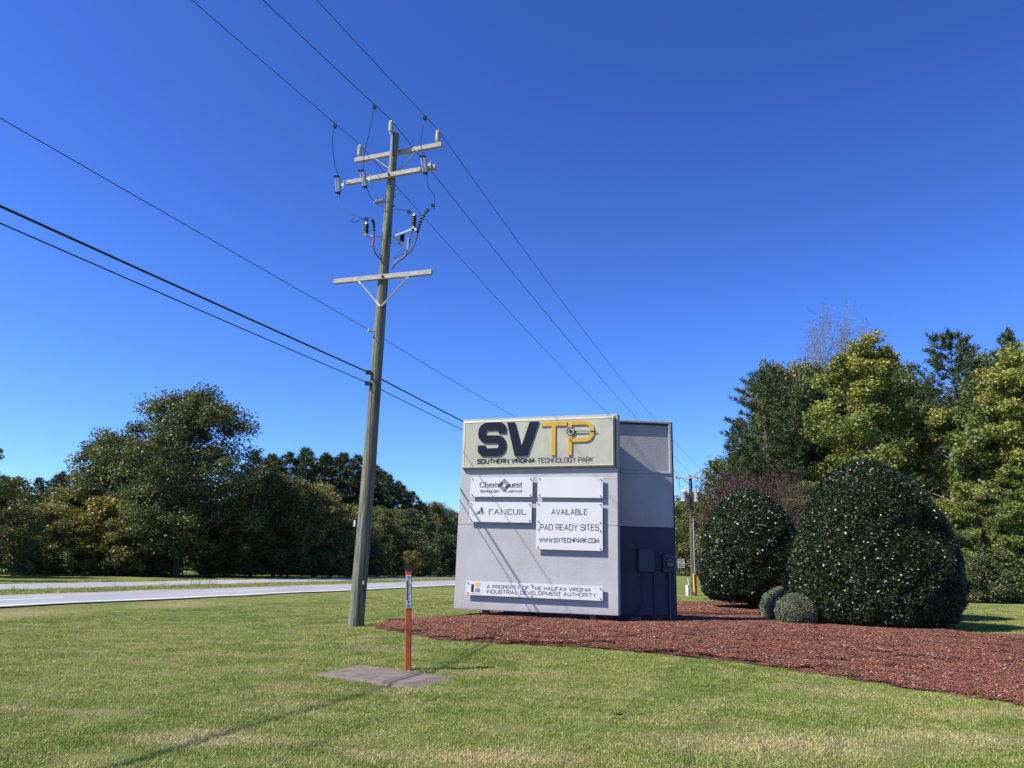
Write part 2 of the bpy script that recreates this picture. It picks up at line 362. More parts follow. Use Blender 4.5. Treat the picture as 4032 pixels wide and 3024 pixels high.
# ------------------------------------------------------------------ scatter (grass, chips) with instancing
def scatter(name, pts, rot, scl, idx, protos):
    me = bpy.data.meshes.new(name); me.vertices.add(len(pts)); me.vertices.foreach_set('co', np.asarray(pts, np.float32).ravel())
    a = me.attributes.new('rot', 'FLOAT_VECTOR', 'POINT'); a.data.foreach_set('vector', np.asarray(rot, np.float32).ravel())
    a = me.attributes.new('scl', 'FLOAT_VECTOR', 'POINT'); a.data.foreach_set('vector', np.asarray(scl, np.float32).ravel())
    a = me.attributes.new('idx', 'INT', 'POINT'); a.data.foreach_set('value', np.asarray(idx, np.int32))
    me.update(); o = link_obj(name, me)
    pc = bpy.data.collections.new(name + '_pieces')
    for p in protos: pc.objects.link(p)
    g = bpy.data.node_groups.new(name, 'GeometryNodeTree'); g.interface.new_socket('Geometry', in_out='INPUT', socket_type='NodeSocketGeometry'); g.interface.new_socket('Geometry', in_out='OUTPUT', socket_type='NodeSocketGeometry')
    N = g.nodes; gi = N.new('NodeGroupInput'); go = N.new('NodeGroupOutput'); ip = N.new('GeometryNodeInstanceOnPoints'); ci = N.new('GeometryNodeCollectionInfo')
    ci.inputs['Collection'].default_value = pc; ci.inputs['Separate Children'].default_value = True; ci.inputs['Reset Children'].default_value = True
    ip.inputs['Pick Instance'].default_value = True
    def at(n, ty):
        nd = N.new('GeometryNodeInputNamedAttribute'); nd.data_type = ty; nd.inputs['Name'].default_value = n; return nd.outputs['Attribute']
    g.links.new(gi.outputs[0], ip.inputs['Points']); g.links.new(ci.outputs[0], ip.inputs['Instance'])
    g.links.new(at('idx', 'INT'), ip.inputs['Instance Index']); g.links.new(at('rot', 'FLOAT_VECTOR'), ip.inputs['Rotation']); g.links.new(at('scl', 'FLOAT_VECTOR'), ip.inputs['Scale'])
    g.links.new(ip.outputs[0], go.inputs[0])
    m = o.modifiers.new('scatter', 'NODES'); m.node_group = g
    return o
def blade_patch(name, seed, n, size, h0, h1, w, lean=.55):
    r = np.random.RandomState(seed); p = r.uniform(-size/2, size/2, (n, 2)); h = r.uniform(h0, h1, n); az = r.uniform(0, 2*math.pi, n); le = np.abs(r.normal(0, lean, n)) * h
    d = np.stack([np.cos(az), np.sin(az)], 1); s = np.stack([-d[:, 1], d[:, 0]], 1); tw = r.uniform(-1, 1, n)[:, None]; s = s * np.cos(tw) + d * np.sin(tw); ww = w * r.uniform(.7, 1.3, n)[:, None]
    z0 = np.full((n, 1), -.01); v = np.zeros((n, 5, 3))
    v[:, 0] = np.hstack([p - s*ww, z0]); v[:, 1] = np.hstack([p + s*ww, z0])
    m = p + d*(le*.35)[:, None]; v[:, 2] = np.hstack([m + s*ww*.8, (h*.6)[:, None]]); v[:, 3] = np.hstack([m - s*ww*.8, (h*.6)[:, None]])
    v[:, 4] = np.hstack([p + d*le[:, None], h[:, None]])
    i = np.arange(n)[:, None] * 5; f = np.vstack([i + [0, 1, 2], i + [0, 2, 3], i + [3, 2, 4]])
    b = r.uniform(.5, 1.5, n)[:, None]; c = np.stack([b[:, 0]*r.uniform(.9, 1.12, n), b[:, 0], b[:, 0]*r.uniform(.8, 1.2, n)], 1)
    dry = r.rand(n) < .2; c[dry] = np.array([[1.55, 1.28, 1.35]])*r.uniform(.8, 1.3, (dry.sum(), 1))
    me = bpy.data.meshes.new(name); fill_mesh(me, v.reshape(-1, 3), f, np.repeat(c, 5, 0)); me.materials.append(M['blade'])
    return bpy.data.objects.new(name, me)
def chip_patch(name, seed, n, size):
    r = np.random.RandomState(seed); V = []; F = []; C = []
    for i in range(n):
        c = np.array([r.uniform(-size/2, size/2), r.uniform(-size/2, size/2), r.uniform(.0, .03)]); L = r.uniform(.006, .027); w = r.uniform(.003, .007)
        a = r.uniform(0, 6.28); e = r.normal(0, .35); u = np.array([math.cos(a)*math.cos(e), math.sin(a)*math.cos(e), math.sin(e)]); s = np.array([-math.sin(a), math.cos(a), r.normal(0, .4)]); s /= np.linalg.norm(s)
        nn = np.cross(u, s); k = len(V)
        V += [c-u*L-s*w, c+u*L-s*w*.7, c+u*L*.9+s*w, c-u*L+s*w*.8, c-u*L*.6+nn*w, c+u*L*.6+nn*w]
        F += [(k, k+1, k+5), (k, k+5, k+4), (k+3, k+4, k+5), (k+3, k+5, k+2), (k+1, k+2, k+5), (k, k+4, k+3)]
        b = r.uniform(.5, 1.5); col = np.array([.175, .058, .029])*b
        if r.rand() < .045: col = np.array([.42, .27, .19])*r.uniform(.7, 1.3)
        if r.rand() < .2: col = np.array([.05, .022, .016])
        C += [col]*6
    me = bpy.data.meshes.new(name); fill_mesh(me, V, F, np.array(C)); me.materials.append(M['chip']); return bpy.data.objects.new(name, me)

SLAB = np.array([(-2.74,11.33),(-2.29,12.33),(-.66,11.36),(-1.22,10.36)])
def road_off(x, y):
    """signed offset from the near road edge, for masking"""
    i = np.argmin((x[:, None]-RL[None, :, 0])**2 + (y[:, None]-RL[None, :, 1])**2, axis=1); d = np.stack([x, y], 1) - RL[i]; return (d*RN[i]).sum(1)
def lawn_points(r, y0, y1, dens, jit=0):
    n = int(dens * ((.74*y1 + 4)*2) * (y1 - y0)); y = r.uniform(y0, y1, n); x = r.uniform(-1, 1, n) * (.74*y1 + 4)
    k = np.abs(x) < .74*y + 3.5; x, y = x[k], y[k]
    k = ~inside(x, y, BEDS); x, y = x[k], y[k]; k = ~inside(x, y, SLAB); x, y = x[k], y[k]
    o = road_off(x, y); k = (o < -.12); x, y = x[k], y[k]
    return x, y
r = np.random.RandomState(11); P = []; S = []
for y0, y1, de, sc in ((4.0, 8, 34, 1.0), (8, 12, 28, 1.0), (12, 18, 22, 1.1), (18, 30, 12, 1.35), (30, 48, 5, 2.0)):
    x, y = lawn_points(r, y0, y1, de); P.append(np.column_stack([x, y, hgt(x, y)])); S.append(sc * r.uniform(.8, 1.2, len(x)))
P = np.vstack(P); S = np.concatenate(S); rot = np.zeros((len(P), 3)); rot[:, 2] = r.uniform(0, 6.28, len(P))
zs = r.uniform(.75, 1.25, len(P)) * np.where(road_off(P[:, 0], P[:, 1]) > -4, .3, np.where(P[:, 1] > 30, .5, 1.))
tu = r.randint(0, len(P), 260); zs[tu] *= r.uniform(1.4, 2.3, 260); S[tu] *= .6       # odd taller tufts
cl = np.column_stack([r.normal(1.64, .16, 16), r.normal(11.44, .05, 16)]); P = np.vstack([P, np.column_stack([cl, hgt(cl[:, 0], cl[:, 1])])]); rot = np.vstack([rot, np.zeros((16, 3))]); S = np.append(S, np.full(16, .45)); zs = np.append(zs, np.full(16, 3.6))
patches = [blade_patch('grass_patch', 100+i, 230, .34, .01, .031, .0026, 1.0) for i in range(4)]
lawn = scatter('lawn_grass', P, rot, np.column_stack([S, S, S*zs*.95]), r.randint(0, 4, len(P)), patches)
tag(lawn, 'short mown green and straw lawn grass around the sign', 'grass', kind='stuff')
# longer grass on the median and along the shoulders
pts = []
for o0, o1, n in ((5.9, 9.0, 5200), (14.6, 16.5, 1500)):
    i = r.randint(30, 160, n); o = r.uniform(o0, o1, n); q = RL[i] + RN[i]*o[:, None] + RT[i]*r.uniform(-.75, .75, n)[:, None]; pts.append(q)
q = np.vstack(pts); P = np.column_stack([q, hgt(q[:, 0], q[:, 1])]); rot = np.zeros((len(P), 3)); rot[:, 2] = r.uniform(0, 6.28, len(P)); S = r.uniform(.7, 1.5, len(P))
tall = [blade_patch('verge_patch', 200+i, 70, .55, .04, .1, .007, .7) for i in range(3)]
verge = scatter('verge_grass', P, rot, np.column_stack([S, S, S*r.uniform(.5, 1.15, len(P))]), r.randint(0, 3, len(P)), tall)
tag(verge, 'longer uncut grass on the highway median and shoulders', 'grass', kind='stuff')
# weeds standing at the median edge
i = r.randint(30, 130, 420); q = RL[i] + RN[i]*r.uniform(8.0, 9.0, 420)[:, None] + RT[i]*r.uniform(-.7, .7, 420)[:, None]; P = np.column_stack([q, hgt(q[:, 0], q[:, 1])])
rot = np.zeros((420, 3)); rot[:, 2] = r.uniform(0, 6.28, 420); S = r.uniform(.6, 1.5, 420)
weed = scatter('median_weeds', P, rot, np.column_stack([S, S, S]), r.randint(0, 2, 420), [blade_patch('weed_patch', 300+i, 14, .5, .1, .3, .006, .45) for i in range(2)])
tag(weed, 'sparse tall seed stalks along the median beside the far road', 'grass', kind='stuff')
# mulch chips
n = 8000; x = r.uniform(-3, 13, n); y = r.uniform(6, 29.4, n); k = inside(x, y, BEDS) & (np.abs(x) < .74*y + 3); x, y = x[k], y[k]; d = edge_dist(x, y, BEDS); k = d > .04; x, y, d = x[k], y[k], d[k]
P = np.column_stack([x, y, bed_h(x, y, d) - .004]); rot = np.zeros((len(P), 3)); rot[:, 2] = r.uniform(0, 6.28, len(P)); S = r.uniform(.9, 1.35, len(P)) * np.where(d < .25, .6, 1.)
mul = scatter('mulch_chips', P, rot, np.column_stack([S, S, S]), r.randint(0, 3, len(P)), [chip_patch('chip_patch', 400+i, 520, .5) for i in range(3)])
tag(mul, 'red-brown shredded bark mulch in the planting bed', 'mulch', kind='stuff')

# ------------------------------------------------------------------ stroke lettering
def rounded(pts, closed=False, seg=6):
    """pts: (x, z[, r]) -> list of points with rounded corners"""
    out = []; n = len(pts)
    for i, p in enumerate(pts):
        r_ = p[2] if len(p) > 2 else 0
        if r_ <= 0 or (not closed and i in (0, n-1)): out.append((p[0], p[1])); continue
        a = Vector(pts[i-1][:2]); b = Vector(p[:2]); c = Vector(pts[(i+1) % n][:2])
        u = (a-b); v = (c-b); rr = min(r_, u.length*.5, v.length*.5); p0 = b + u.normalized()*rr; p1 = b + v.normalized()*rr
        for k in range(seg+1):
            t = k/seg; q = p0*(1-t)**2 + b*2*t*(1-t) + p1*t*t; out.append((q.x, q.y))
    return out
def stroke_poly(path, t, closed=False, stress=1.0):
    """left and right offset curves; stress < 1 thins strokes that run horizontally"""
    P = [Vector(p) for p in path]; n = len(P); L = []; Rr = []
    for i in range(n):
        a = P[i-1] if (i > 0 or closed) else None; c = P[(i+1) % n] if (i < n-1 or closed) else None; b = P[i]
        ds = []
        if a is not None and (b-a).length > 1e-7: ds.append((b-a).normalized())
        if c is not None and (c-b).length > 1e-7: ds.append((c-b).normalized())
        if len(ds) == 1: d = ds[0]; k = 1
        else:
            d = (ds[0]+ds[1]); d = d.normalized() if d.length > 1e-5 else ds[0]; k = 1/max(.45, abs(d.dot(ds[0])))
        w = t * (stress + (1-stress)*abs(d.y)); nn = Vector((-d.y, d.x)) * (w/2*k); L.append(b+nn); Rr.append(b-nn)
    return L, Rr
def put_stroke(mb, path, t, y, closed=False, stress=1.0, y1=None):
    L, Rr = stroke_poly(path, t, closed, stress); n = len(path); m = n if closed else n-1
    vs = [(p.x, y, p.y) for p in L] + [(p.x, y, p.y) for p in Rr]; fs = [(i, (i+1) % n, (i+1) % n + n, i+n) for i in range(m)]
    if y1 is not None:
        vs += [(p.x, y1, p.y) for p in L] + [(p.x, y1, p.y) for p in Rr]
        fs += [(i, (i+1) % n, (i+1) % n + 2*n, i+2*n) for i in range(m)] + [(i+n, (i+1) % n + n, (i+1) % n + 3*n, i+3*n) for i in range(m)]
        if not closed: fs += [(0, n, 3*n, 2*n), (n-1, 2*n-1, 4*n-1, 3*n-1)]
    mb.add(vs, fs)
q = .26
def G():
    C = lambda w: [(w,.74),(w,1,q),(0,1,q),(0,0,q),(w,0,q),(w,.26)]
    g = {}
    g['A'] = (.95, [[(0,0),(.475,1),(.95,0)],[(.17,.34),(.78,.34)]])
    g['B'] = (.85, [[(0,0),(0,1),(.8,1,.2),(.8,.52,.2),(0,.52)],[(0,.52),(.85,.52,.2),(.85,0,.2),(0,0)]])
    g['C'] = (.9, [C(.9)]); g['D'] = (.92, [[(0,0),(0,1),(.92,1,.3),(.92,0,.3),(0,0)]])
    g['E'] = (.8, [[(.8,1),(0,1),(0,0),(.8,0)],[(0,.52),(.74,.52)]]); g['F'] = (.78, [[(.78,1),(0,1),(0,0)],[(0,.5),(.7,.5)]])
    g['G'] = (.95, [[(.95,.76),(.95,1,q),(0,1,q),(0,0,q),(.95,0,q),(.95,.48),(.5,.48)]])
    g['H'] = (.9, [[(0,0),(0,1)],[(.9,0),(.9,1)],[(0,.52),(.9,.52)]]); g['I'] = (.0, [[(0,0),(0,1)]])
    g['K'] = (.88, [[(0,0),(0,1)],[(.86,1),(.22,.52),(.9,0)],[(0,.52),(.24,.52)]]); g['L'] = (.74, [[(0,1),(0,0),(.74,0)]])
    g['M'] = (1.05, [[(0,0),(0,1),(.52,.12),(1.05,1),(1.05,0)]]); g['N'] = (.92, [[(0,0),(0,1),(.92,0),(.92,1)]])
    g['O'] = (.98, [[(0,.5),(0,1,q),(.98,1,q),(.98,0,q),(0,0,q),(0,.5)]]); g['P'] = (.85, [[(0,0),(0,1),(.85,1,.24),(.85,.42,.24),(0,.42)]])
    g['R'] = (.88, [[(0,0),(0,1),(.86,1,.22),(.86,.44,.22),(0,.44)],[(.5,.44),(.9,0)]])
    g['S'] = (.88, [[(.87,.76),(.87,1,.24),(0,1,.24),(0,.52,.2),(.88,.52,.2),(.88,0,.24),(0,0,.24),(0,.24)]])
    g['T'] = (.86, [[(0,1),(.86,1)],[(.43,1),(.43,0)]]); g['U'] = (.9, [[(0,1),(0,0,q),(.9,0,q),(.9,1)]])
    g['V'] = (.92, [[(0,1),(.46,0),(.92,1)]]); g['W'] = (1.35, [[(0,1),(.34,0),(.68,.95),(1.01,0),(1.35,1)]])
    g['X'] = (.92, [[(0,0),(.92,1)],[(0,1),(.92,0)]]); g['Y'] = (.9, [[(0,1),(.45,.48),(.9,1)],[(.45,.48),(.45,0)]])
    g['.'] = (.02, [[(0,.0),(0,.07)]]); g[' '] = (.3, [])
    g['6'] = (.8, [[(.75,.8),(.75,1,.3),(0,1,.35),(0,0,.35),(.8,0,.3),(.8,.56,.3),(.02,.56)]]); g['0'] = (.8, [[(0,.5),(0,1,.38),(.8,1,.38),(.8,0,.38),(0,0,.38),(0,.5)]])
    return g
GL = G()
def serif_glyphs():
    g = {}
    def sf(x, z, w=.1): return [(x-w, z), (x+w, z)]
    g['C'] = (.75, [[(.75,.72),(.66,.95,.1),(.38,1,.2),(0,.85,.3),(0,.15,.3),(.38,0,.2),(.66,.06,.1),(.77,.25)]])
    g['h'] = (.52, [[(0,0),(0,1.05)],[(0,.5),(.2,.68,.15),(.5,.66,.2),(.5,0)],sf(0,0),sf(.5,0)])
    g['e'] = (.48, [[(0,.4),(.48,.4),(.47,.68,.2),(.02,.68,.25),(.0,0,.28),(.48,.02,.15),(.5,.14)]])
    g['m'] = (.92, [[(0,0),(0,.66)],[(0,.5),(.18,.68,.15),(.45,.66,.2),(.45,0)],[(.45,.5),(.63,.68,.15),(.92,.66,.2),(.92,0)],sf(0,0),sf(.45,0),sf(.92,0)])
    g['u'] = (.5, [[(0,.66),(0,0,.2),(.3,0,.2),(.5,.2)],[(.5,.66),(.5,0)],sf(.03,.66,.07),sf(.47,.66,.07),sf(.54,0,.06)])
    g['s'] = (.36, [[(.36,.5),(.34,.67,.15),(0,.67,.15),(0,.36,.15),(.37,.34,.15),(.37,0,.15),(0,0,.15),(0,.18)]])
    g['t'] = (.3, [[(.08,.9),(.08,0,.12),(.32,.05)],[(-.08,.64),(.3,.64)]])
    g['F'] = (.62, [[(0,0),(0,1)],[(-.1,1),(.62,1),(.62,.8)],[(0,.52),(.44,.52)],sf(0,0,.12)])
    g['A'] = (.85, [[(0,0),(.42,1)],[(.42,1),(.85,0)],[(.15,.34),(.7,.34)],sf(0,0),sf(.85,0,.12)])
    g['N'] = (.85, [[(0,0),(0,1),(.85,0),(.85,1)],sf(0,0),sf(.85,1),sf(-.05,1,.08)])
    g['E'] = (.62, [[(0,0),(0,1)],[(-.1,1),(.62,1),(.62,.82)],[(-.1,0),(.64,0),(.66,.2)],[(0,.52),(.44,.52)]])
    g['U'] = (.78, [[(0,1),(0,0,.35),(.78,0,.35),(.78,1)],sf(0,1,.12),sf(.78,1,.1)])
    g['I'] = (.0, [[(0,0),(0,1)],sf(0,0,.12),sf(0,1,.12)])
    g['L'] = (.6, [[(0,0),(0,1)],[(-.1,0),(.6,0),(.63,.22)],sf(0,1,.12)])
    g[' '] = (.3, [])
    return g
SG = serif_glyphs()
def text(mb, s, x0, x1, z0, cap, t, y, glyphs=GL, gap=.26, stress=1.0, vertical=False, y1=None):
    adv = sum(glyphs[c][0] for c in s) + gap*(len(s)-1); k = (x1-x0-t)/max(adv, .01); zc = cap - t; x = x0 + t/2
    for c in s:
        w, st = glyphs[c]
        for p in st: put_stroke(mb, [(x + a[0]*k, z0 + t/2 + a[1]*zc) for a in [(px, pz) for px, pz in rounded(p)]], t, y, False, stress, y1)
        x += (w + gap)*k
    return mb

def words(s, x0, x1, z0, cap, t, y, mat, parent, glyphs=GL, gap=.26, stress=1.0, name='lettering'):
    """one part per word of a printed line"""
    adv = sum(glyphs[c][0] for c in s) + gap*(len(s)-1); k = (x1-x0-t)/adv; x = x0
    for wd in s.split(' '):
        w = (sum(glyphs[c][0] for c in wd) + gap*(len(wd)-1))*k; mb = MB(); text(mb, wd, x, x + w + t, z0, cap, t, y, glyphs, gap, stress); sp(mb, name, mat, parent)
        x += w + (2*gap + glyphs[' '][0])*k

# ------------------------------------------------------------------ monument sign
SZ = .36; th = math.atan2(-.31147, .95025)
sign = empty('monument_sign', (-1.23, 18.5, SZ), th)
tag(sign, 'grey stucco monument sign with gold SVTP header, white tenant boards and a rear wing', 'sign')
def sp(mb, name, mat, parent=sign, **kw):      # sign parts are drawn in x (along the panel), y (back), world z
    return mb.build(name, mat, parent, off=(0, 0, SZ), **kw)
zb, zj, zm, zt = .53, 2.442, 3.735, 4.972
sp(MB().prism([(0,zb),(3.832,zb),(3.838,zj),(.028,zj)], 0, .27), 'front_wall', M['stucco'], bevel=.008)
sp(MB().prism([(.028,zj+.007),(3.838,zj+.007),(3.842,zm),(.056,zm)], 0, .27), 'front_wall', M['stucco'], bevel=.008)
sp(MB().box((.06,.01,zj-.05),(3.8,.26,zj+.05)).box((.08,.01,zm-.05),(3.8,.26,zm+.05)), 'joint_backing', M['stucco_frame'])
sp(MB().box((.058,.075,zm+.008),(3.85,.27,zt)), 'header_wall', M['stucco_frame'])
fr = MB(); fr.box((.058,.004,zt-.05),(3.85,.074,zt-.002)).box((.058,.004,zm+.01),(.1,.074,zt-.051)).box((3.805,.004,zm+.01),(3.85,.074,zt-.051))
sp(fr, 'header_frame', M['stucco_frame'], bevel=.006)
# header cabinet with chamfered edge
x0, x1, z0, z1 = .112, 3.79, 3.752, 4.91; i = .04
cab = MB(); cab.add([(x0,.074,z0),(x1,.074,z0),(x1,.074,z1),(x0,.074,z1),(x0,-.065,z0),(x1,-.065,z0),(x1,-.065,z1),(x0,-.065,z1),(x0+i,-.087,z0+i),(x1-i,-.087,z0+i),(x1-i,-.087,z1-i),(x0+i,-.087,z1-i)],
        [(0,1,5,4),(1,2,6,5),(2,3,7,6),(3,0,4,7),(4,5,9,8),(5,6,10,9),(6,7,11,10),(7,4,8,11)])
cabinet = sp(cab, 'header_cabinet', M['cab_edge'])
sp(MB().box((x0+i,-.085,z0+i),(x1-i,-.065,z1-i)), 'header_face', M['cab_face'])
ed = MB(); y_ = -.056
for a, b in (((x0+i,z0+i),(x1-i,z0+i)),((x1-i,z0+i),(x1-i,z1-i)),((x1-i,z1-i),(x0+i,z1-i)),((x0+i,z1-i),(x0+i,z0+i))): ed.bar((a[0],-.085,a[1]),(b[0],-.085,b[1]),.014,.014,(0,-1,0))
sp(ed, 'header_trim', simple('cream_trim', (.62,.58,.42), .35))
LY = -.087; LD = -.113
def letter(path, t, name='letter', mat=None, y0=LD, closed=False): 
    mb = MB(); put_stroke(mb, rounded(path, closed, 8), t, y0, closed, 1.0, LY+.006); return sp(mb, name, mat)
sx0, sx1, sz0, sz1, tt = .508, 1.212, 4.05, 4.845, .185
a, b, c, d = sx0+tt/2, sx1-tt/2, sz0+tt/2-.005, sz1-tt/2+.005; m_ = (c+d)/2
tag(letter([(b-.005,4.585),(b-.005,d,.17),(a,d,.17),(a,m_+.005,.14),(b,m_-.005,.14),(b,c,.17),(a,c,.17),(a,4.305)], tt, mat=M['ink_navy']), 'bold navy raised letter S')
v0 = 1.229
tag(sp(MB().prism([(v0,4.838),(v0+.19,4.838),(v0+.362,4.24),(v0+.56,4.835),(v0+.784,4.835),(v0+.515,4.04),(v0+.205,4.04)], LD, LY+.006), 'letter', M['ink_navy']), 'bold navy raised letter V')
tag(sp(MB().prism([(2.076,4.815),(2.076,4.715),(2.325,4.715),(2.325,4.03),(2.42,4.03),(2.42,4.715),(2.684,4.715),(2.684,4.815)], LD, LY+.006), 'letter', M['ink_yellow']), 'thin yellow raised letter T')
tag(letter([(2.766,4.025),(2.766,4.77),(3.285,4.77,.2),(3.285,4.372,.2),(2.766,4.372)], .088, mat=M['ink_yellow']), 'thin yellow raised letter P')
rg = MB(); cx, cz = 2.779, 4.578
put_stroke(rg, [(cx+.088*math.cos(k*math.pi/16), cz+.088*math.sin(k*math.pi/16)) for k in range(32)], .014, LD-.012, True, 1, LY)
rg.lathe((cx, LD-.014, cz), (0, 1, 0), [(0,.0),(0,.043),(.03,.043)], 20); rg.bar((2.87,LD-.006,4.577),(3.38,LD-.006,4.568),.02,.012,(0,0,1))
sp(rg, 'locator_mark', M['ink_black'])
sp(MB().lathe((cx, LD-.004, cz), (0, 1, 0), [(0,0),(0,.084),(.006,.084)], 28), 'locator_disc', M['cab_face'])
words('SOUTHERN VIRGINIA', .495, 1.936, 3.866, .118, .026, LY-.003, M['ink_black'], sign, gap=.32, name='tagline_lettering')
words('TECHNOLOGY PARK', 1.99, 3.31, 3.862, .116, .0135, LY-.003, M['ink_black'], sign, gap=.3, name='tagline_lettering')
# tenant boards on stand-off bolts
def board(label, x0, x1, zl0, zr0, h, bolts):
    f0 = -.082; mb = MB(); mb.add([(x0,f0,zl0),(x1,f0,zr0),(x1,f0,zr0+h),(x0,f0,zl0+h),(x0,f0+.014,zl0),(x1,f0+.014,zr0),(x1,f0+.014,zr0+h),(x0,f0+.014,zl0+h)],
        [(0,1,2,3),(7,6,5,4),(0,4,5,1),(1,5,6,2),(2,6,7,3),(3,7,4,0)])
    p = sp(mb, 'tenant_board', M['white_board']); tag(p, label)
    for bx, bz in bolts:
        z = zl0 + (zr0-zl0)*(bx-x0)/(x1-x0) + bz
        m = MB(); m.lathe((bx, f0-.022, z), (0, 1, 0), [(0,.013),(.022,.013),(.022,.008),(.086,.008)], 8); sp(m, 'standoff_bolt', M['bolt'], p)
    return p
def c4(x0, x1, h): return [(x0+.05,.045),(x1-.05,.045),(x0+.05,h-.045),(x1-.05,h-.045)]
TY = -.085
p = board('white board with the black ChemQuest woven diamond logo', .344, 1.876, 3.092, 3.08, .46, c4(.344,1.876,.46))
words('Chem', .575, 1.05, 3.296, .15, .024, TY, M['ink_grey'], p, SG, .3, .4); words('uest', 1.318, 1.635, 3.294, .15, .024, TY, M['ink_grey'], p, SG, .26, .4)
words('TECHNOLOGY', .58, 1.075, 3.188, .056, .0105, TY, M['ink_grey'], p, gap=.3); words('INSTITUTE', 1.3, 1.632, 3.182, .056, .0105, TY, M['ink_grey'], p, gap=.34)
mb = MB(); cx, cz = 1.186, 3.352
for s_ in range(4):
    ca, sa = math.cos(math.pi/4 + s_*math.pi/2), math.sin(math.pi/4 + s_*math.pi/2)
    for k in range(4):
        dd_ = .046 + k*.021; u0, u1 = -.046 + .0, .118
        put_stroke(mb, [(cx + dd_*ca - u*sa, cz + dd_*sa + u*ca) for u in (-.03-.0*k, .112)], .0135, TY)
for k in range(4): put_stroke(mb, [(1.175+.015*k, 3.235-.0*k-.016*k+.02), (1.225+.015*k, 3.235-.016*k+.005)], .0095, TY)
sp(mb, 'woven_diamond_logo', simple('plum_black_print', (.03, .012, .025), .5), p)
tag(board('blank white board beside the ChemQuest board', 1.995, 3.52, 3.075, 3.05, .468, c4(1.995,3.52,.468)), 'blank white tenant board')
p = board('white board with green FANEUIL lettering', .334, 1.864, 2.511, 2.495, .465, c4(.334,1.864,.465))
mb = MB(); text(mb, 'FANEUIL', .82, 1.723, 2.672, .135, .021, TY, SG, .42, .42); sp(mb, 'lettering', M['ink_green'], p)
mb = MB(); y_ = TY
mb.add([(.40,y_,2.645),(.50,y_,2.735),(.60,y_,2.80),(.52,y_,2.70)], [(0,1,2,3)]); sp(mb, 'leaf_logo', M['ink_lime'], p)
mb = MB(); mb.add([(.515,y_-.001,2.675),(.60,y_-.001,2.775),(.61,y_-.001,2.71),(.70,y_-.001,2.667),(.58,y_-.001,2.70)], [(0,4,2,1),(4,3,2)])
mb.add([(.61,y_-.001,2.80),(.635,y_-.001,2.865),(.66,y_-.001,2.84),(.695,y_-.001,2.69),(.63,y_-.001,2.73)], [(0,4,3,2,1)]); sp(mb, 'leaf_logo', M['ink_green'], p)
mb = MB(); mb.add([(.665,y_-.001,2.845),(.685,y_-.001,2.80),(.735,y_-.001,2.672),(.70,y_-.001,2.69)], [(0,1,2,3)]); sp(mb, 'leaf_logo', M['ink_lime'], p)
p = board('large white board advertising AVAILABLE PAD READY SITES', 1.976, 3.511, 1.907, 1.89, 1.06, c4(1.976,3.511,1.06)+[(2.03,.44),(2.03,.62),(3.46,.44),(3.46,.62)])
for s_, a, b, z, cp in (('AVAILABLE', 2.331, 3.171, 2.675, .132), ('PAD READY SITES', 2.066, 3.43, 2.33, .138), ('WWW.SVTECHPARK.COM', 2.052, 3.432, 2.06, .105)):
    words(s_, a, b, z, cp, .0155, TY, M['ink_grey'], p, gap=.3)
p = board('long white board naming the Halifax Virginia development authority', .312, 3.506, .857, .831, .312, c4(.312,3.506,.312)+[(1.9,.035),(1.9,.277)])
for s_, a, b, z in (('A PROPERTY OF THE HALIFAX VIRGINIA', .825, 3.245, 1.012), ('INDUSTRIAL DEVELOPMENT AUTHORITY', .829, 3.358, .905)):
    words(s_, a, b, z, .082, .011, TY, M['ink_grey'], p, gap=.34)
sp(MB().box((.447,TY,.925),(.51,TY+.002,1.095)), 'logo_bar', M['ink_black'], p)
sp(MB().box((.549,TY,1.043),(.664,TY+.002,1.14)), 'logo_square', M['ink_yel2'], p)
sp(MB().box((.547,TY,.926),(.664,TY+.002,1.007)), 'logo_square', M['ink_mauve'], p)
words('HALIFAX IDA', .449, .666, .882, .024, .005, TY, M['ink_pale'], p, gap=.3)
# rear wing, drawn in world axes then moved into the sign's frame
RW = Matrix.Rotation(-th, 4, 'Z') @ Matrix.Translation((1.23 + 3.83, -18.5 + 18.0, 0)) @ Matrix.Rotation(R(6), 4, 'Z') @ Matrix.Translation((-3.83, -18.0, 0))
def rp(mb, name, mat, parent=sign, **kw): return mb.xf(RW).build(name, mat, parent, off=(0, 0, SZ), **kw)
rp(MB().box((1.95,18.0,.52),(3.815,18.25,2.462)), 'rear_base_wall', M['navy'], bevel=.008)
rp(MB().box((1.95,18.0,2.466),(3.805,18.25,3.68)), 'rear_wall', M['stucco_shade'], bevel=.008)
rp(MB().box((1.95,18.05,3.684),(3.79,18.25,4.93)), 'rear_header_wall', M['stucco_shade'])
fr = MB(); fr.box((1.95,17.985,4.885),(3.80,18.05,4.945)).box((3.735,17.985,3.70),(3.80,18.048,4.884)).box((1.95,17.985,3.684),(3.80,18.048,3.74))
rp(fr, 'rear_header_frame', M['stucco_shade'], bevel=.012)
rp(MB().box((1.95,18.03,4.845),(3.73,18.048,4.884)), 'painted_gap_shadow', M['black'])  # black strip painted in as the shade of the gap below the rim
rp(MB().box((3.818,18.01,.53),(3.835,18.24,4.93)), 'edge_cap', M['navy_box'])
bx = rp(MB().box((2.918,17.86,1.463),(3.291,17.998,1.953)), 'electrical_panel', M['navy_box'], bevel=.008)
rp(MB().box((2.935,17.848,1.48),(3.275,17.859,1.93)).box((2.912,17.84,1.945),(3.297,17.998,1.962)), 'panel_door', M['navy_box'], bx)
mt = rp(MB().box((3.498,17.87,1.468),(3.788,17.998,1.865)), 'meter_box', M['navy_box'], bevel=.008)
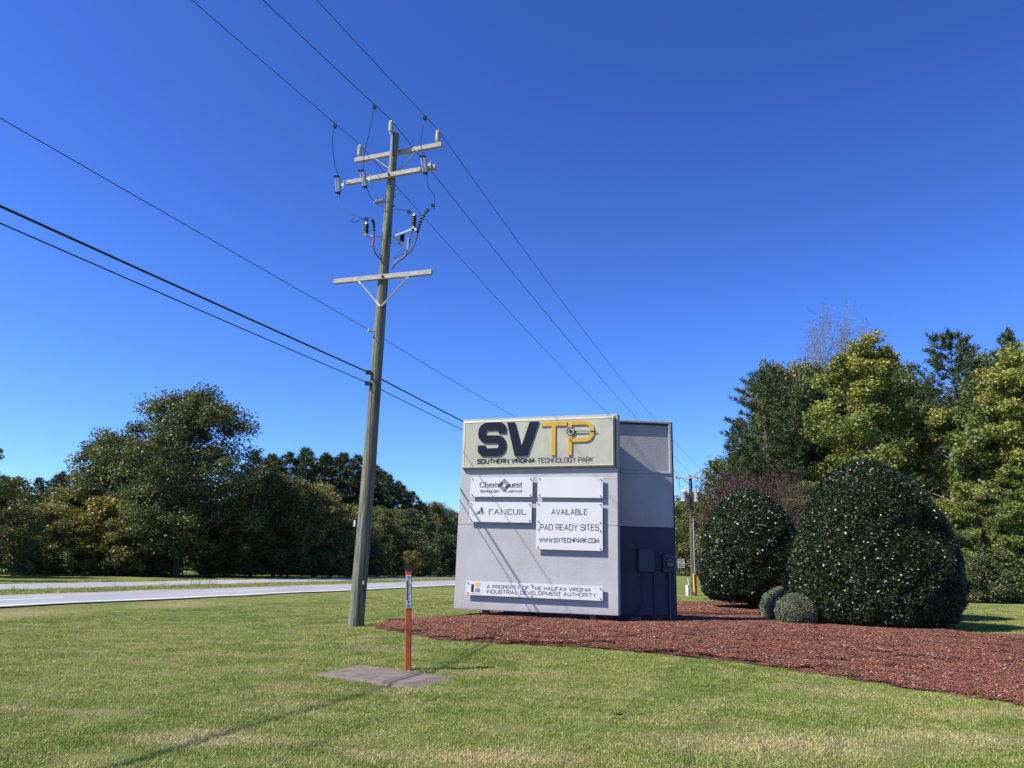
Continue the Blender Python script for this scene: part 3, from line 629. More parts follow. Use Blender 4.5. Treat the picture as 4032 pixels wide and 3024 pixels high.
rp(MB().lathe((3.643,17.80,1.668), (0,1,0), [(0,.0),(0,.078),(.02,.09),(.07,.094)], 24), 'meter_glass', simple('meter_glass', (.11,.1,.06), .12), mt)
rp(MB().lathe((3.643,17.845,1.668), (0,1,0), [(0,.094),(0,.108),(.024,.108)], 24), 'meter_ring', M['navy_box'], mt)
rp(MB().box((3.625,17.793,1.64),(3.661,17.801,1.7)), 'meter_plate', simple('meter_plate', (.3,.27,.13), .5), mt)
rp(MB().tube([(3.28,17.93,1.533),(3.5,17.93,1.533)], .021, 10), 'conduit', M['navy_box'], smooth=True)
rp(MB().tube([(3.306,17.945,1.47),(3.303,17.945,.38)], .016, 10), 'conduit', M['navy_box'], smooth=True)
rp(MB().tube([(3.655,17.93,1.47),(3.66,17.93,.36)], .027, 10).tube([(3.656,17.93,1.44),(3.656,17.93,1.37)], .034, 10).tube([(3.659,17.93,.78),(3.659,17.93,.72)], .034, 10), 'conduit', M['navy_box'], smooth=True)
rp(MB().tube([(3.03,17.95,1.47),(3.028,17.945,.95),(3.02,17.94,.8),(2.97,17.92,.67),(2.88,17.9,.56),(2.76,17.87,.44)], .012, 8), 'conduit', M['navy_box'], smooth=True)
for s_, zz in ((.68, 0), (3.19, 0)): sp(MB().box((s_,.06,.25),(s_+.14,.2,.56)), 'support_leg', M['legred'])
for xx in (2.2, 3.4): rp(MB().box((xx,18.06,.25),(xx+.14,18.2,.56)), 'support_leg', M['legred'])
sp(MB().box((1.05,.5,.3),(1.7,.95,.5)), 'footing_block', simple('dark_footing', (.05,.045,.04), .9, var=.2))
rp(MB().box((2.66,17.7,.33),(2.92,17.86,.5)), 'junction_box', M['navy_box'], bevel=.01)

# ------------------------------------------------------------------ utility pole with its fittings
PB = (-3.37, 18.0, hz(-3.37, 18.0))
pole = empty('utility_pole', PB); tag(pole, 'tall weathered green-grey wooden utility pole with three crossarms beside the mulch bed', 'utility pole')
def pp(mb, name, mat, parent=pole, **kw): return mb.build(name, mat, parent, off=PB, **kw)
rg_ = np.random.RandomState(3)
def pole_c(z): t_ = (z - .15) / 12.2; return (-3.372 + .2*t_ + .015*math.sin(z*.5), 18.0, z)
def pole_r(z): return .182 - .0068 * z
zs_ = np.linspace(-.4, 12.36, 40)
pp(MB().tube([pole_c(z) for z in zs_], [pole_r(z) + rg_.normal(0, .0022) for z in zs_], 20), 'post', M['pole'], smooth=True)
ARM_D = Vector((.952, -.306, .0)).normalized()
def crossarm(c, half_l, half_r, tilt=0):
    c = Vector(c); d = (ARM_D + Vector((0, 0, tilt))).normalized()
    m = MB().bar(c - d*half_l, c + d*half_r, .092, .118); o = pp(m, 'crossarm', M['arm'], bevel=.006); return o, d
top_c = Vector((-3.16, 18.2, 11.93)); a1, d1 = crossarm(top_c, 1.19, 1.29, .035)
a2c = Vector((-3.22, 17.84, 11.10)); a2, d2 = crossarm(a2c, 1.24, 1.27, .04)
a3c = Vector((-3.21, 17.83, 8.36)); a3, d3 = crossarm(a3c, 1.37, 1.29, .0)
def brace(p, q_): pp(MB().bar(p, q_, .012, .055, (0, 1, 0)), 'brace', M['arm'])
brace(top_c - d1*.62 + Vector((0,-.055,-.06)), (-3.26,18.02,11.36)); brace(top_c + d1*.66 + Vector((0,-.055,-.06)), (-3.08,18.02,11.30))
for sg in (-1, 1):
    q0 = a3c + d3*(.66*sg) + Vector((0,-.02,-.075)); q1 = Vector((-3.24+.03*sg,17.83,7.62)); v = (q1-q0).normalized()
    pp(MB().bar(q0, q1, .03, .042, (0,1,0)), 'brace', M['arm']); pp(MB().bar(q1 - v*.16, q1 + v*.03, .034, .048, (0,1,0)), 'brace_clip', M['galv']); pp(MB().bar(q0 - v*.03, q0 + v*.07, .034, .048, (0,1,0)), 'brace_clip', M['galv'])
for c_, y in ((a2c, 17.77), (a3c, 17.76)): pp(MB().lathe((c_.x-.02, y-.03, c_.z), (0,1,0), [(0,.018),(.03,.022),(.05,.035),(.06,.035)], 8), 'through_bolt', M['bolt'])
def ribs(L, n, r0, r1): 
    pr = [(0, r0)]
    for i in range(n):
        a = L*(i+.15)/n; b = L*(i+.75)/n; pr += [(a, r0), (a+.3*(b-a), r1), (b, r1*.97), (b+.02*L/n, r0)]
    return pr + [(L, r0)]
def pin_ins(base, L=.27, r0=.045, r1=.072, axis_=(0,0,1), name='insulator', mat=None, n=6):
    base = Vector(base); ax = Vector(axis_).normalized(); m = MB().lathe(base, ax, ribs(L, n, r0, r1), 12); o = pp(m, name, mat or M['porcelain'], smooth=True)
    MB().lathe(base - ax*.07, ax, [(0,.03),(.05,.045),(.07,.04)], 10).build('end_fitting', M['galv'], o, off=PB); MB().lathe(base + ax*L, ax, [(0,.04),(.02,.034),(.05,.022)], 10).build('end_fitting', M['galv'], o, off=PB)
    return base + ax*(L+.05)
wL = pin_ins(top_c - d1*1.07 + Vector((0,0,.12))); wR = pin_ins(top_c + d1*1.17 + Vector((0,0,.12))); wC = pin_ins((-3.275,17.9,12.36), .28)
pp(MB().bar((-3.25,17.885,12.34),(-3.235,17.875,11.75),.06,.012,(0,1,0)), 'pole_top_bracket', M['galv'])
pin_ins((-3.37,17.98,10.46), .2, .045, .072, (-1,-.12,-.3), n=6)
# fuse cutouts on the second arm
def cutout(top, bot):
    top = Vector(top); bot = Vector(bot); ax = (bot-top).normalized(); L = (bot-top).length
    o = pp(MB().lathe(top + ax*.05, ax, ribs(L-.1, 9, .03, .055), 12), 'fuse_cutout', M['porcelain'], smooth=True)
    sd_ = Vector((-.1,-.04,0)); 
    MB().tube([top + sd_*.9 + ax*.06, bot + sd_*.75 - ax*.03], .014, 8).build('fuse_tube', M['galv'], o, off=PB)
    MB().bar(top - ax*.02, top + sd_*1.3 + ax*.03, .05, .03).bar(top, top + ax*.06, .045, .045, (0,1,0)).build('contact_hood', M['bolt'], o, off=PB); MB().bar(bot, bot + sd_ - ax*.02, .05, .03).bar(bot - ax*.06, bot, .045, .045, (0,1,0)).build('hinge_contact', M['bolt'], o, off=PB)
    mid = (top+bot)/2; MB().bar(mid, mid + ARM_D*.13, .03, .05).bar(mid + ARM_D*.12 + Vector((0,0,-.1)), mid + ARM_D*.12 + Vector((0,0,.11)), .03, .02, (0,1,0)).build('bracket', M['galv'], o, off=PB)
C1 = ((-4.60,18.2,11.22), (-4.545,18.2,10.74)); C2 = ((-3.9,17.85,11.21), (-3.785,17.85,10.74)); C3 = ((-2.305,17.4,11.40), (-2.225,17.4,10.92))
for c_ in (C1, C2, C3): cutout(*c_)
def bez(p0, p1, p2, p3, n=14):
    p0, p1, p2, p3 = map(Vector, (p0, p1, p2, p3)); return [p0*(1-t)**3 + p1*3*t*(1-t)**2 + p2*3*t*t*(1-t) + p3*t**3 for t in [k/n for k in range(n+1)]]
def spline(P, n=6):
    P = [Vector(p) for p in P]; out = []
    for i in range(len(P)-1):
        a = P[max(i-1,0)]; b = P[i]; c = P[i+1]; d = P[min(i+2, len(P)-1)]
        for k in range(n):
            t = k/n; out.append(.5*((2*b)+(-a+c)*t+(2*a-5*b+4*c-d)*t*t+(-a+3*b-3*c+d)*t**3))
    return out + [P[-1]]
def wire(P, r_=.008, name='jumper_wire', mat=None, n=6): return pp(MB().tube(spline(P, n), r_, 6), name, mat or M['cable'], smooth=True)
# arresters and cable terminations
arr = [((-3.735,17.9,9.53),.25), ((-2.553,17.9,9.735),.3), ((-2.872,18.2,9.45),.25)]
for b_, L in arr: pin_ins(b_, L, .038, .062, (0,0,1), 'arrester', M['arrester'], 6)
for a_, b_ in (((-3.26,17.98,9.47),(-3.55,17.9,9.45)), ((-3.55,17.9,9.45),(-3.74,17.9,9.5)), ((-3.05,17.98,9.5),(-2.56,17.9,9.68)), ((-2.6,17.9,9.66),(-2.42,17.85,9.63)), ((-3.05,18.0,9.5),(-2.87,18.18,9.4)), ((-2.95,18.18,9.38),(-2.66,18.1,9.42))):
    pp(MB().bar(a_, b_, .05, .05), 'mounting_arm', M['galv'])
def term(P, r_, sheds):
    wire(P, r_, 'riser_cable', M['black']); pts = spline(P, 8); n = int(len(pts)*sheds)
    m = MB()
    for k in range(1, n, 2):
        d = (pts[k+1]-pts[k]).normalized(); m.lathe(pts[k], d, [(0,r_*.8),(.005,r_*2.1),(.02,r_*1.9),(.03,r_*.8)], 10)
    pp(m, 'termination_sheds', M['black'])
term([(-3.60,17.9,9.9),(-3.545,17.88,9.75),(-3.53,17.88,9.4),(-3.53,17.87,9.2),(-3.45,17.85,8.98),(-3.28,17.84,8.78)], .02, .3)
pp(MB().tube([(-3.53,17.875,9.38),(-3.532,17.872,9.18)], .028, 8), 'phase_tape', M['red'])
term([(-2.2,17.8,10.2),(-2.36,17.8,9.88),(-2.43,17.8,9.6),(-2.45,17.8,9.4),(-2.55,17.8,9.1),(-2.75,17.82,8.88),(-2.95,17.84,8.72),(-3.02,17.85,8.58)], .024, .32)
term([(-2.56,17.86,9.68),(-2.62,17.86,9.4),(-2.68,17.85,9.1),(-2.76,17.84,8.9),(-2.95,17.84,8.75),(-3.01,17.86,8.6)], .02, .05)
pp(MB().bar((-2.66,17.82,9.4),(-2.67,17.82,9.08),.05,.04,(0,1,0)), 'cable_clamp', M['galv'])
for P_ in ([(-2.62,18.1,9.42),(-2.7,18.0,9.1),(-2.85,17.95,9.0),(-3.02,17.9,8.86)], [(-3.02,17.9,9.25),(-2.9,17.88,9.27),(-2.75,17.86,9.1),(-2.65,17.84,8.95)], [(-3.02,17.9,8.82),(-2.95,17.88,8.95),(-2.82,17.86,9.08),(-2.7,17.85,9.1)], [(-3.42,17.86,9.1),(-3.38,17.86,8.98),(-3.28,17.84,8.9)], [(-3.70,17.9,9.46),(-3.62,17.88,9.42),(-3.55,17.88,9.4)]): wire(P_, .006)
CL = ((-4.585,17.36,12.17), (-3.577,17.097,12.56), (-2.31,17.111,12.29))
wire([CL[0],(-4.66,17.5,11.9),(-4.68,17.95,11.5),C1[0]]); wire([CL[1],(-3.66,17.25,12.2),(-3.86,17.65,11.6),C2[0]]); wire([CL[2],(-2.36,17.15,11.95),(-2.4,17.3,11.65),C3[0]])
wire([C1[1],(-4.5,18.15,10.45),(-4.3,18.05,10.2),(-4.0,17.95,10.0),(-3.75,17.92,9.93)]); wire([C2[1],(-3.7,17.9,10.55),(-3.6,17.93,10.42),(-3.45,17.9,10.3),(-3.3,17.85,10.22)])
wire([C3[1],(-2.2,17.5,10.65),(-2.06,17.65,10.5),(-2.04,17.75,10.32)])
wire([(-3.04,17.88,10.2),(-2.85,17.88,10.18),(-2.7,17.88,10.15),(-2.6,17.89,10.1),(-2.58,17.9,10.02)]); wire([(-2.57,17.9,10.06),(-2.45,17.85,10.03),(-2.25,17.8,10.05),(-2.1,17.8,10.25)])
wire([(-4.05,17.93,9.98),(-4.12,17.9,9.86),(-4.0,17.9,9.83),(-3.85,17.9,9.92),(-3.76,17.9,9.82)]); wire([(-3.74,17.92,9.93),(-3.66,17.9,9.98),(-3.6,17.9,9.9)])
for c_ in ((-3.745,17.91,9.92), (-2.69,17.88,10.13), (-2.08,17.8,10.28), CL[0], CL[1], CL[2]):
    c_ = Vector(c_); pp(MB().box(c_ - Vector((.045,.03,.035)), c_ + Vector((.045,.03,.04))).bar(c_, c_ + Vector((.03,0,-.09)), .015, .02), 'wire_clamp', M['bolt'])
# neutral spool, telecom hangers, small steps and tags
pp(MB().lathe((-3.5,17.9,6.96), (0,0,1), [(0,.03),(.02,.045),(.04,.03),(.06,.045),(.08,.03)], 10).bar((-3.3,17.9,7.0),(-3.52,17.9,7.0),.03,.012), 'neutral_spool', M['galv'])
for z in (5.95, 5.68): pp(MB().box((-3.5,17.84,z-.05),(-3.38,17.9,z+.05)), 'cable_hanger', M['bolt'])
pp(MB().box((-3.545,17.83,2.32),(-3.50,17.835,2.46)), 'pole_tag', M['white']); pp(MB().box((-3.25,17.815,1.05),(-3.21,17.82,1.13)), 'pole_tag', M['galv'])
for z in (10.75, 10.55, 10.3, 9.5, 9.3): pp(MB().bar((pole_c(z)[0]+.1,17.95,z),(pole_c(z)[0]+.16,17.9,z),.018,.018), 'step_bolt', M['bolt'])

# ------------------------------------------------------------------ overhead lines
def line(name, label, A, B, C_, rad, sag1, sag2, mat):
    """behind the camera (A) to the pole (B) to the distant pole (C_)"""
    P = []
    for a, b, s in ((A, B, sag1), (B, C_, sag2)):
        a = Vector(a); b = Vector(b)
        for k in range(0, 41):
            t = k/40; t = t if s is sag1 and a == Vector(A) else t
            p = a.lerp(b, t); p.z -= 4*s*t*(1-t); P.append(p)
    off = Vector(B); o = MB().tube([p for i, p in enumerate(P) if i == 0 or (p-P[i-1]).length > 1e-4], rad, 6).build(name, mat, None, smooth=True, off=tuple(off)); o.location = off
    tag(o, label, 'power line' if 'power' in name else 'cable', 'lines strung along the utility poles'); return o
def back(p, hd, L, dz=0): return (p[0] - math.sin(R(hd))*L, p[1] - math.cos(R(hd))*L, p[2] + dz)
FP = (13.57, 58.0)
line('power_line', 'bare power line on the roadside end of the top crossarm', back(wL, 19.2, 62), wL, (12.75, 58.3, 8.45), .009, 1.3, .7, M['wire'])
line('power_line', 'bare power line on the pole-top insulator', back(wC, 20.6, 62), wC, (13.5, 58, 8.62), .0105, 1.3, .55, M['wire'])
line('power_line', 'bare power line on the crossarm end above the sign', back(wR, 19.8, 62), wR, (14.7, 57.6, 8.4), .009, 1.3, .7, M['wire'])
line('power_line', 'thin neutral line halfway up the pole below the lowest crossarm', back((-3.5,17.9,7.02), 18.0, 62), (-3.5,17.9,7.02), (13.5,57.8,6.4), .008, .25, .5, M['wire'])
line('telecom_cable', 'thick upper black telecom cable on the pole', back((-3.44,17.86,5.95), 19.2, 62), (-3.44,17.86,5.95), (13.45,57.8,5.3), .020, .2, .5, M['cable'])
line('telecom_cable', 'thinner lower black telecom cable on the pole', back((-3.46,17.86,5.70), 18.6, 62), (-3.46,17.86,5.70), (13.45,57.8,5.05), .011, .2, .5, M['cable'])

# ------------------------------------------------------------------ fibre marker post and concrete lid
z0 = hz(-1.43, 11.96); mk = empty('marker_post', (-1.43, 11.96, z0), R(8)); mk.rotation_euler = (0, R(-2.4), R(8)); tag(mk, 'slim orange fibre optic cable marker post with white warning sticker and black cap', 'marker post')
MB().prism([(-.047,-.15),(.047,-.15),(.043,1.43),(-.051,1.43)], -.04, .05).build('post', M['orange'], mk, bevel=.012)
MB().prism([(-.054,1.425),(.046,1.425),(.046,1.49),(-.054,1.49)], -.045, .055).build('cap', M['black'], mk, bevel=.01)
st = MB().prism([(-.04,.88),(.036,.885),(.033,1.36),(-.042,1.36)], -.0445, -.038).build('sticker', M['sticker'], mk)
mb = MB(); cx, cz = 0.0, 1.325
put_stroke(mb, [(cx+.021*math.cos(k*math.pi/10), cz+.021*math.sin(k*math.pi/10)) for k in range(20)], .006, -.0455, True); put_stroke(mb, [(cx-.015,cz+.015),(cx+.015,cz-.015)], .005, -.0455); put_stroke(mb, [(cx-.008,cz-.01),(cx+.012,cz+.012)], .006, -.0455)
mb.build('prohibition_symbol', M['ink_black'], st)
MB().box((-.034,-.0458,1.0),(-.009,-.0444,1.285)).build('warning_band', M['ink_red'], st)
def vtext(s, xc, ztop, zbot, w, t_, mat, y):
    mb = MB(); step = (ztop-zbot)/len(s)
    for k, ch in enumerate(s):
        if ch == ' ': continue
        g = GL[ch]; wd = min(w, g[0]*w/.9 + .0001); zc = ztop - step*(k+1) + step*.18
        text(mb, ch, xc - wd/2, xc + wd/2 + (t_ if g[0] == 0 else 0), zc, step*.66, t_, y)
    mb.build('lettering', mat, st)
vtext('WARNING', -.0215, 1.28, 1.005, .016, .0035, M['ink_mauve'], -.0466)
vtext('FIBER OPTIC', .006, 1.29, 1.0, .013, .0038, M['ink_black'], -.0455); vtext('CABLE', .025, 1.22, 1.07, .011, .0038, M['ink_black'], -.0455)
MB().prism([(-.02,.99),(.015,.99),(.015,.96),(-.002,.945),(-.02,.96)], -.0455, -.0444).build('shield_emblem', simple('olive_print', (.1,.11,.05), .5), st)
mb = MB()
for k in range(5): mb.box((-.032+.003*(k%2),-.0455,.895+k*.009),(.026-.004*(k%3),-.0445,.899+k*.009))
mb.build('fine_print', M['ink_grey'], st)
lid = empty('vault_lid', (-1.71, 11.36, hz(-1.71, 11.36))); tag(lid, 'flat weathered brown concrete slab lying in the grass by the orange marker', 'concrete slab')
mb = MB(); pr = [(x + 1.71, y - 11.36) for x, y in SLAB]; cen = np.mean(pr, 0)
N_ = 10; vs = []; fs = []
for i in range(N_+1):
    for j in range(N_+1):
        u, v = i/N_, j/N_; e_ = .0
        p = (1-u)*(1-v)*np.array(pr[0]) + u*(1-v)*np.array(pr[3]) + u*v*np.array(pr[2]) + (1-u)*v*np.array(pr[1])
        ed_ = min(u, v, 1-u, 1-v); vs.append((p[0], p[1], .036 + hz(p[0]-1.71, p[1]+11.36) - hz(-1.71,11.36) - (.05 if ed_ == 0 else 0) + rg_.normal(0, .0015)))
for i in range(N_):
    for j in range(N_): k = i*(N_+1)+j; fs.append((k, k+N_+1, k+N_+2, k+1))
mb.add(vs, fs).build('slab', M['concrete'], lid)

# ------------------------------------------------------------------ distant pole, signs, small posts
fz = hz(*FP); fp = empty('utility_pole', (FP[0], FP[1], fz)); tag(fp, 'distant wooden pole carrying two grey transformers and one crossarm', 'utility pole')
MB().tube([(0,0,-.3),(0,0,4),(.03,0,8.72)], [.17,.15,.12], 12).build('post', M['bark'], fp, smooth=True)
dF = Vector((.93,-.3,0)).normalized(); MB().bar(Vector((0,-.16,8.55)) - dF*1.15, Vector((0,-.16,8.55)) + dF*1.2, .1, .13).build('crossarm', M['arm'], fp)
for sg in (-1, 1): MB().bar(Vector((0,-.13,7.95)), Vector((0,-.2,8.5)) + dF*.65*sg, .03, .05, (0,1,0)).build('brace', M['bolt'], fp)
for k, (u, hh) in enumerate(((-1.08,.2),(-.9,-.2),(.5,-.2),(.95,-.2),(1.1,.2),(.35,.22))):
    p = Vector((0,-.2,8.58)) + dF*u; m = MB().lathe(p, (0,0,1 if hh > 0 else -1), ribs(abs(hh), 4, .04, .075), 8); m.build('insulator', M['porcelain'], fp)
for sx_, ry in ((-.52, -.1), (.48, .05)):
    m = MB().lathe((sx_,ry,6.75), (0,0,1), [(0,.2),(.04,.235),(.72,.235),(.74,.25),(.8,.22),(.84,.05)], 16); o = m.build('transformer', M['transformer'], fp, smooth=True)
    MB().lathe((sx_+.08,ry,7.55), (.25,0,1), ribs(.42, 4, .035, .06), 8).build('bushing', M['white'], o)
    MB().bar((sx_*.55,ry,7.1),(sx_*.2,0,7.1),.1,.3).build('hanger', M['galv'], o)
MB().tube([(.1,-.18,-.2),(.11,-.16,5.6)], .05, 8).build('riser_conduit', M['galv'], fp, smooth=True)
MB().box((.05,-.26,0),(.2,-.2,1.5)).build('orange_sleeve', M['orange'], fp); MB().tube([(-.02,-.4,-.2),(-.02,-.3,1.55)], .055, 8).build('guy_guard', M['yellow'], fp)
for P_ in ([(-.9,-.35,8.3),(-.85,-.35,7.9),(-.62,-.25,7.8),(-.5,-.15,7.95)], [(-.95,-.35,8.3),(-.8,-.3,7.2),(-.75,-.25,6.6),(-.55,-.2,6.4)], [(.5,-.35,8.3),(.45,-.3,8.1),(.55,-.1,7.95)]): MB().tube(spline(P_), .012, 5).build('jumper_wire', M['cable'], fp)
def post_thing(name, label, cat, x, y, build):
    o = empty(name, (x, y, hz(x, y))); tag(o, label, cat); build(o); return o
def bol(o):
    MB().tube([(0,0,-.1),(0,0,.66),(0,0,.69)], [.12,.12,.10], 14).build('body', M['white'], o, smooth=True); MB().tube([(0,0,.62),(0,0,.72),(0,0,.74)], [.13,.13,.06], 14).build('cap', M['white'], o, smooth=True)
post_thing('pedestal_box', 'short white cylindrical pedestal at the foot of the transformer pole', 'pedestal', 13.0, 57.4, bol)
def slim(o): MB().bar((.1,0,-.1),(.02,0,.75),.03,.03).build('stake', M['galv'], o); MB().bar((.03,0,.75),(-.06,0,1.2),.1,.03).build('reflector_panel', M['white'], o)
post_thing('marker_stake', 'slim leaning white-topped marker stake beside the white pedestal', 'marker', 13.2, 57.9, slim)
def spd(o):
    MB().bar((0,0,-.1),(0,0,2.3),.05,.04).build('post', M['galv'], o); b_ = MB().prism([(-.36,1.45),(.36,1.45),(.36,2.36),(-.36,2.36)], -.04, -.03).build('sign_board', M['white_board'], o)
    mb = MB(); put_stroke(mb, [(-.335,1.475),(.335,1.475),(.335,2.335),(-.335,2.335)], .014, -.0425, True)
    mb.build('border', M['ink_black'], b_)
    for tx in (('SPEED', -.29, .29, 2.13, .15, .032), ('LIMIT', -.25, .25, 1.92, .15, .032), ('60', -.26, .26, 1.53, .34, .065)): m2 = MB(); text(m2, *tx, -.0425, gap=.34); m2.build('lettering', M['ink_black'], b_)
post_thing('speed_limit_sign', 'small white SPEED LIMIT 60 sign on a thin post in far grass', 'road sign', 17.55, 80.0, spd)
far2 = empty('utility_pole', (35.0, 145.0, 0)); tag(far2, 'thin brown pole far off against the wood past the transformer pole', 'utility pole')
MB().tube([(0,0,-.3),(0,0,7.0)], [.22,.17], 8).build('post', M['bark'], far2); MB().bar((-1.1,-.2,6.7),(1.1,-.2,6.7),.12,.14).build('crossarm', M['arm'], far2)
lf = MB().add([(-.05,0,.03),(0,.035,.05),(.06,.005,.035),(.01,-.03,.045),(0,0,.02)], [(0,4,1),(1,4,2),(2,4,3),(3,4,0)]).build('fallen_leaf', M['dead_leaf']); lf.location = (1.22, 8.75, hz(1.22,8.75)+.02); tag(lf, 'curled dark brown fallen leaf lying on the lawn', 'leaf')

# ------------------------------------------------------------------ vegetation
def unit(v): return v / (np.linalg.norm(v, axis=-1, keepdims=True) + 1e-9)
def leaf_quads(r, pos, size, cols, up=.35, out=None, asp=.6, fold=.25):
    n = len(pos); nr = r.normal(0, 1, (n, 3)); nr[:, 2] += up * 2
    if out is not None: nr = unit(nr)*.9 + out
    nr = unit(nr); t = unit(np.cross(nr, r.normal(0, 1, (n, 3)))); b = np.cross(nr, t); s = np.asarray(size).reshape(-1, 1)
    v = np.stack([pos - t*s, pos + b*s*asp - nr*s*fold*.5 + t*s*.15, pos + t*s - nr*s*fold*.6, pos - b*s*asp - nr*s*fold*.5 + t*s*.15], 1).reshape(-1, 3)
    f = np.arange(n*4).reshape(n, 4); return v, f, np.repeat(cols, 4, 0)
def foliage_mesh(name, v, f, c, mat):
    me = bpy.data.meshes.new(name); fill_mesh(me, v, f, c); me.materials.append(mat); return me
def tint(r, base, n, var=.25, hue=.12):
    b = np.asarray(base)[None, :] * r.uniform(1-var, 1+var, (n, 1)); b = b * (1 + r.uniform(-hue, hue, (n, 3))); return np.clip(b, .002, 1)
def limb(mb, p0, p1, r0, r1, r, bend=.12, n=5):
    p0 = np.array(p0, float); p1 = np.array(p1, float); L = np.linalg.norm(p1-p0); mid = r.normal(0, bend*L, 3); pts = [p0 + (p1-p0)*t + mid*math.sin(math.pi*t)*.6 for t in np.linspace(0, 1, n)]
    mb.tube(pts, list(np.linspace(r0, r1, n)), 5, False); return pts

def tree_root(name, trunk_mb, crown_me, bark, parts=None):
    o = empty(name); trunk_mb.build('trunk', bark, o, smooth=True); link_obj('crown', crown_me, None, o); return o
def make_decid(seed, H, RR, cb, nl, nleaf, leaf, pal, sig, top=.42, name='tree', bark='bark', sparse=1.0, spread=.3):
    """pal: list of (colour, weight)"""
    r = np.random.RandomState(seed); tb = MB(); pts = []
    tp = [np.array([r.normal(0, .02*H)*t, r.normal(0, .02*H)*t, H*.93*t]) for t in np.linspace(0, 1, 8)]; tp[0][:] = (0, 0, -.3)
    tb.tube(tp, list(np.linspace(.022*H, .004*H, 8)), 8, False)
    def on_trunk(z): k = min(6, max(0, int(z/(H*.93)*7))); t = z/(H*.93)*7 - k; return tp[k]*(1-t) + tp[k+1]*t
    for i in range(nl):
        f = (i+.4)/nl; zc = cb + (H-cb)*f**.9; a = i*2.39996 + r.uniform(-.5, .5)
        prof = math.sqrt(max(.03, 1 - ((f-top)/(1.04-top if f > top else top+.32))**2)); rad = RR*prof*r.uniform(.78, 1.04)
        z0 = max(.12*H, zc - rad*.55); end = np.array([math.cos(a)*rad, math.sin(a)*rad, zc + r.uniform(-.1, .2)*rad])
        st = on_trunk(min(z0, H*.9)); lp = limb(tb, st, end, .0085*H*(1-.5*f), .012, r)
        for k in range(8):
            t = r.uniform(.3, 1.0); q_ = st + (end-st)*t; e2 = q_ + np.clip(r.normal(0, 1, 3), -1.5, 1.5)*np.array([1, 1, .7])*max(rad, .5*RR)*spread + np.array([0, 0, .12*rad]); limb(tb, q_, e2, .02, .006, r, .1, 3); pts.append(e2); 
        pts.append(end)
    pts.append(np.array([tp[-1][0], tp[-1][1], H*.97])); pts.append(np.array([tp[-1][0]*.9, tp[-1][1], H*.9]))
    pts = np.array(pts); pts[:, 2] = np.minimum(pts[:, 2], H*1.0); M_ = len(pts); w = r.uniform(.5, 1.5, M_); cnt = np.maximum(4, (nleaf*w/w.sum()*sparse).astype(int))
    cw = np.array([p[1] for p in pal], float); cw /= cw.sum(); P = []; C_ = []; O = []
    for i in range(M_):
        n = cnt[i]; s = sig*r.uniform(.6, 1.25); d = unit(r.normal(0, 1, (n, 3))) * (r.uniform(0, 1, (n, 1))**.45) * s * 1.6 * np.array([1, 1, .7]); P.append(pts[i] + d)
        base = np.array(pal[r.choice(len(pal), p=cw)][0]) * r.uniform(.8, 1.2); c = tint(r, base, n, .3, .12); C_.append(c); O.append(unit(d)*.5)
    P = np.vstack(P); C_ = np.vstack(C_); O = np.vstack(O); k = P[:, 2] > .15; P, C_, O = P[k], C_[k], O[k]
    v, f, c = leaf_quads(r, P, r.uniform(.7, 1.3, len(P))*leaf, C_, .3, O); return tree_root(name, tb, foliage_mesh('crown', v, f, c, M['leaf']), M[bark])
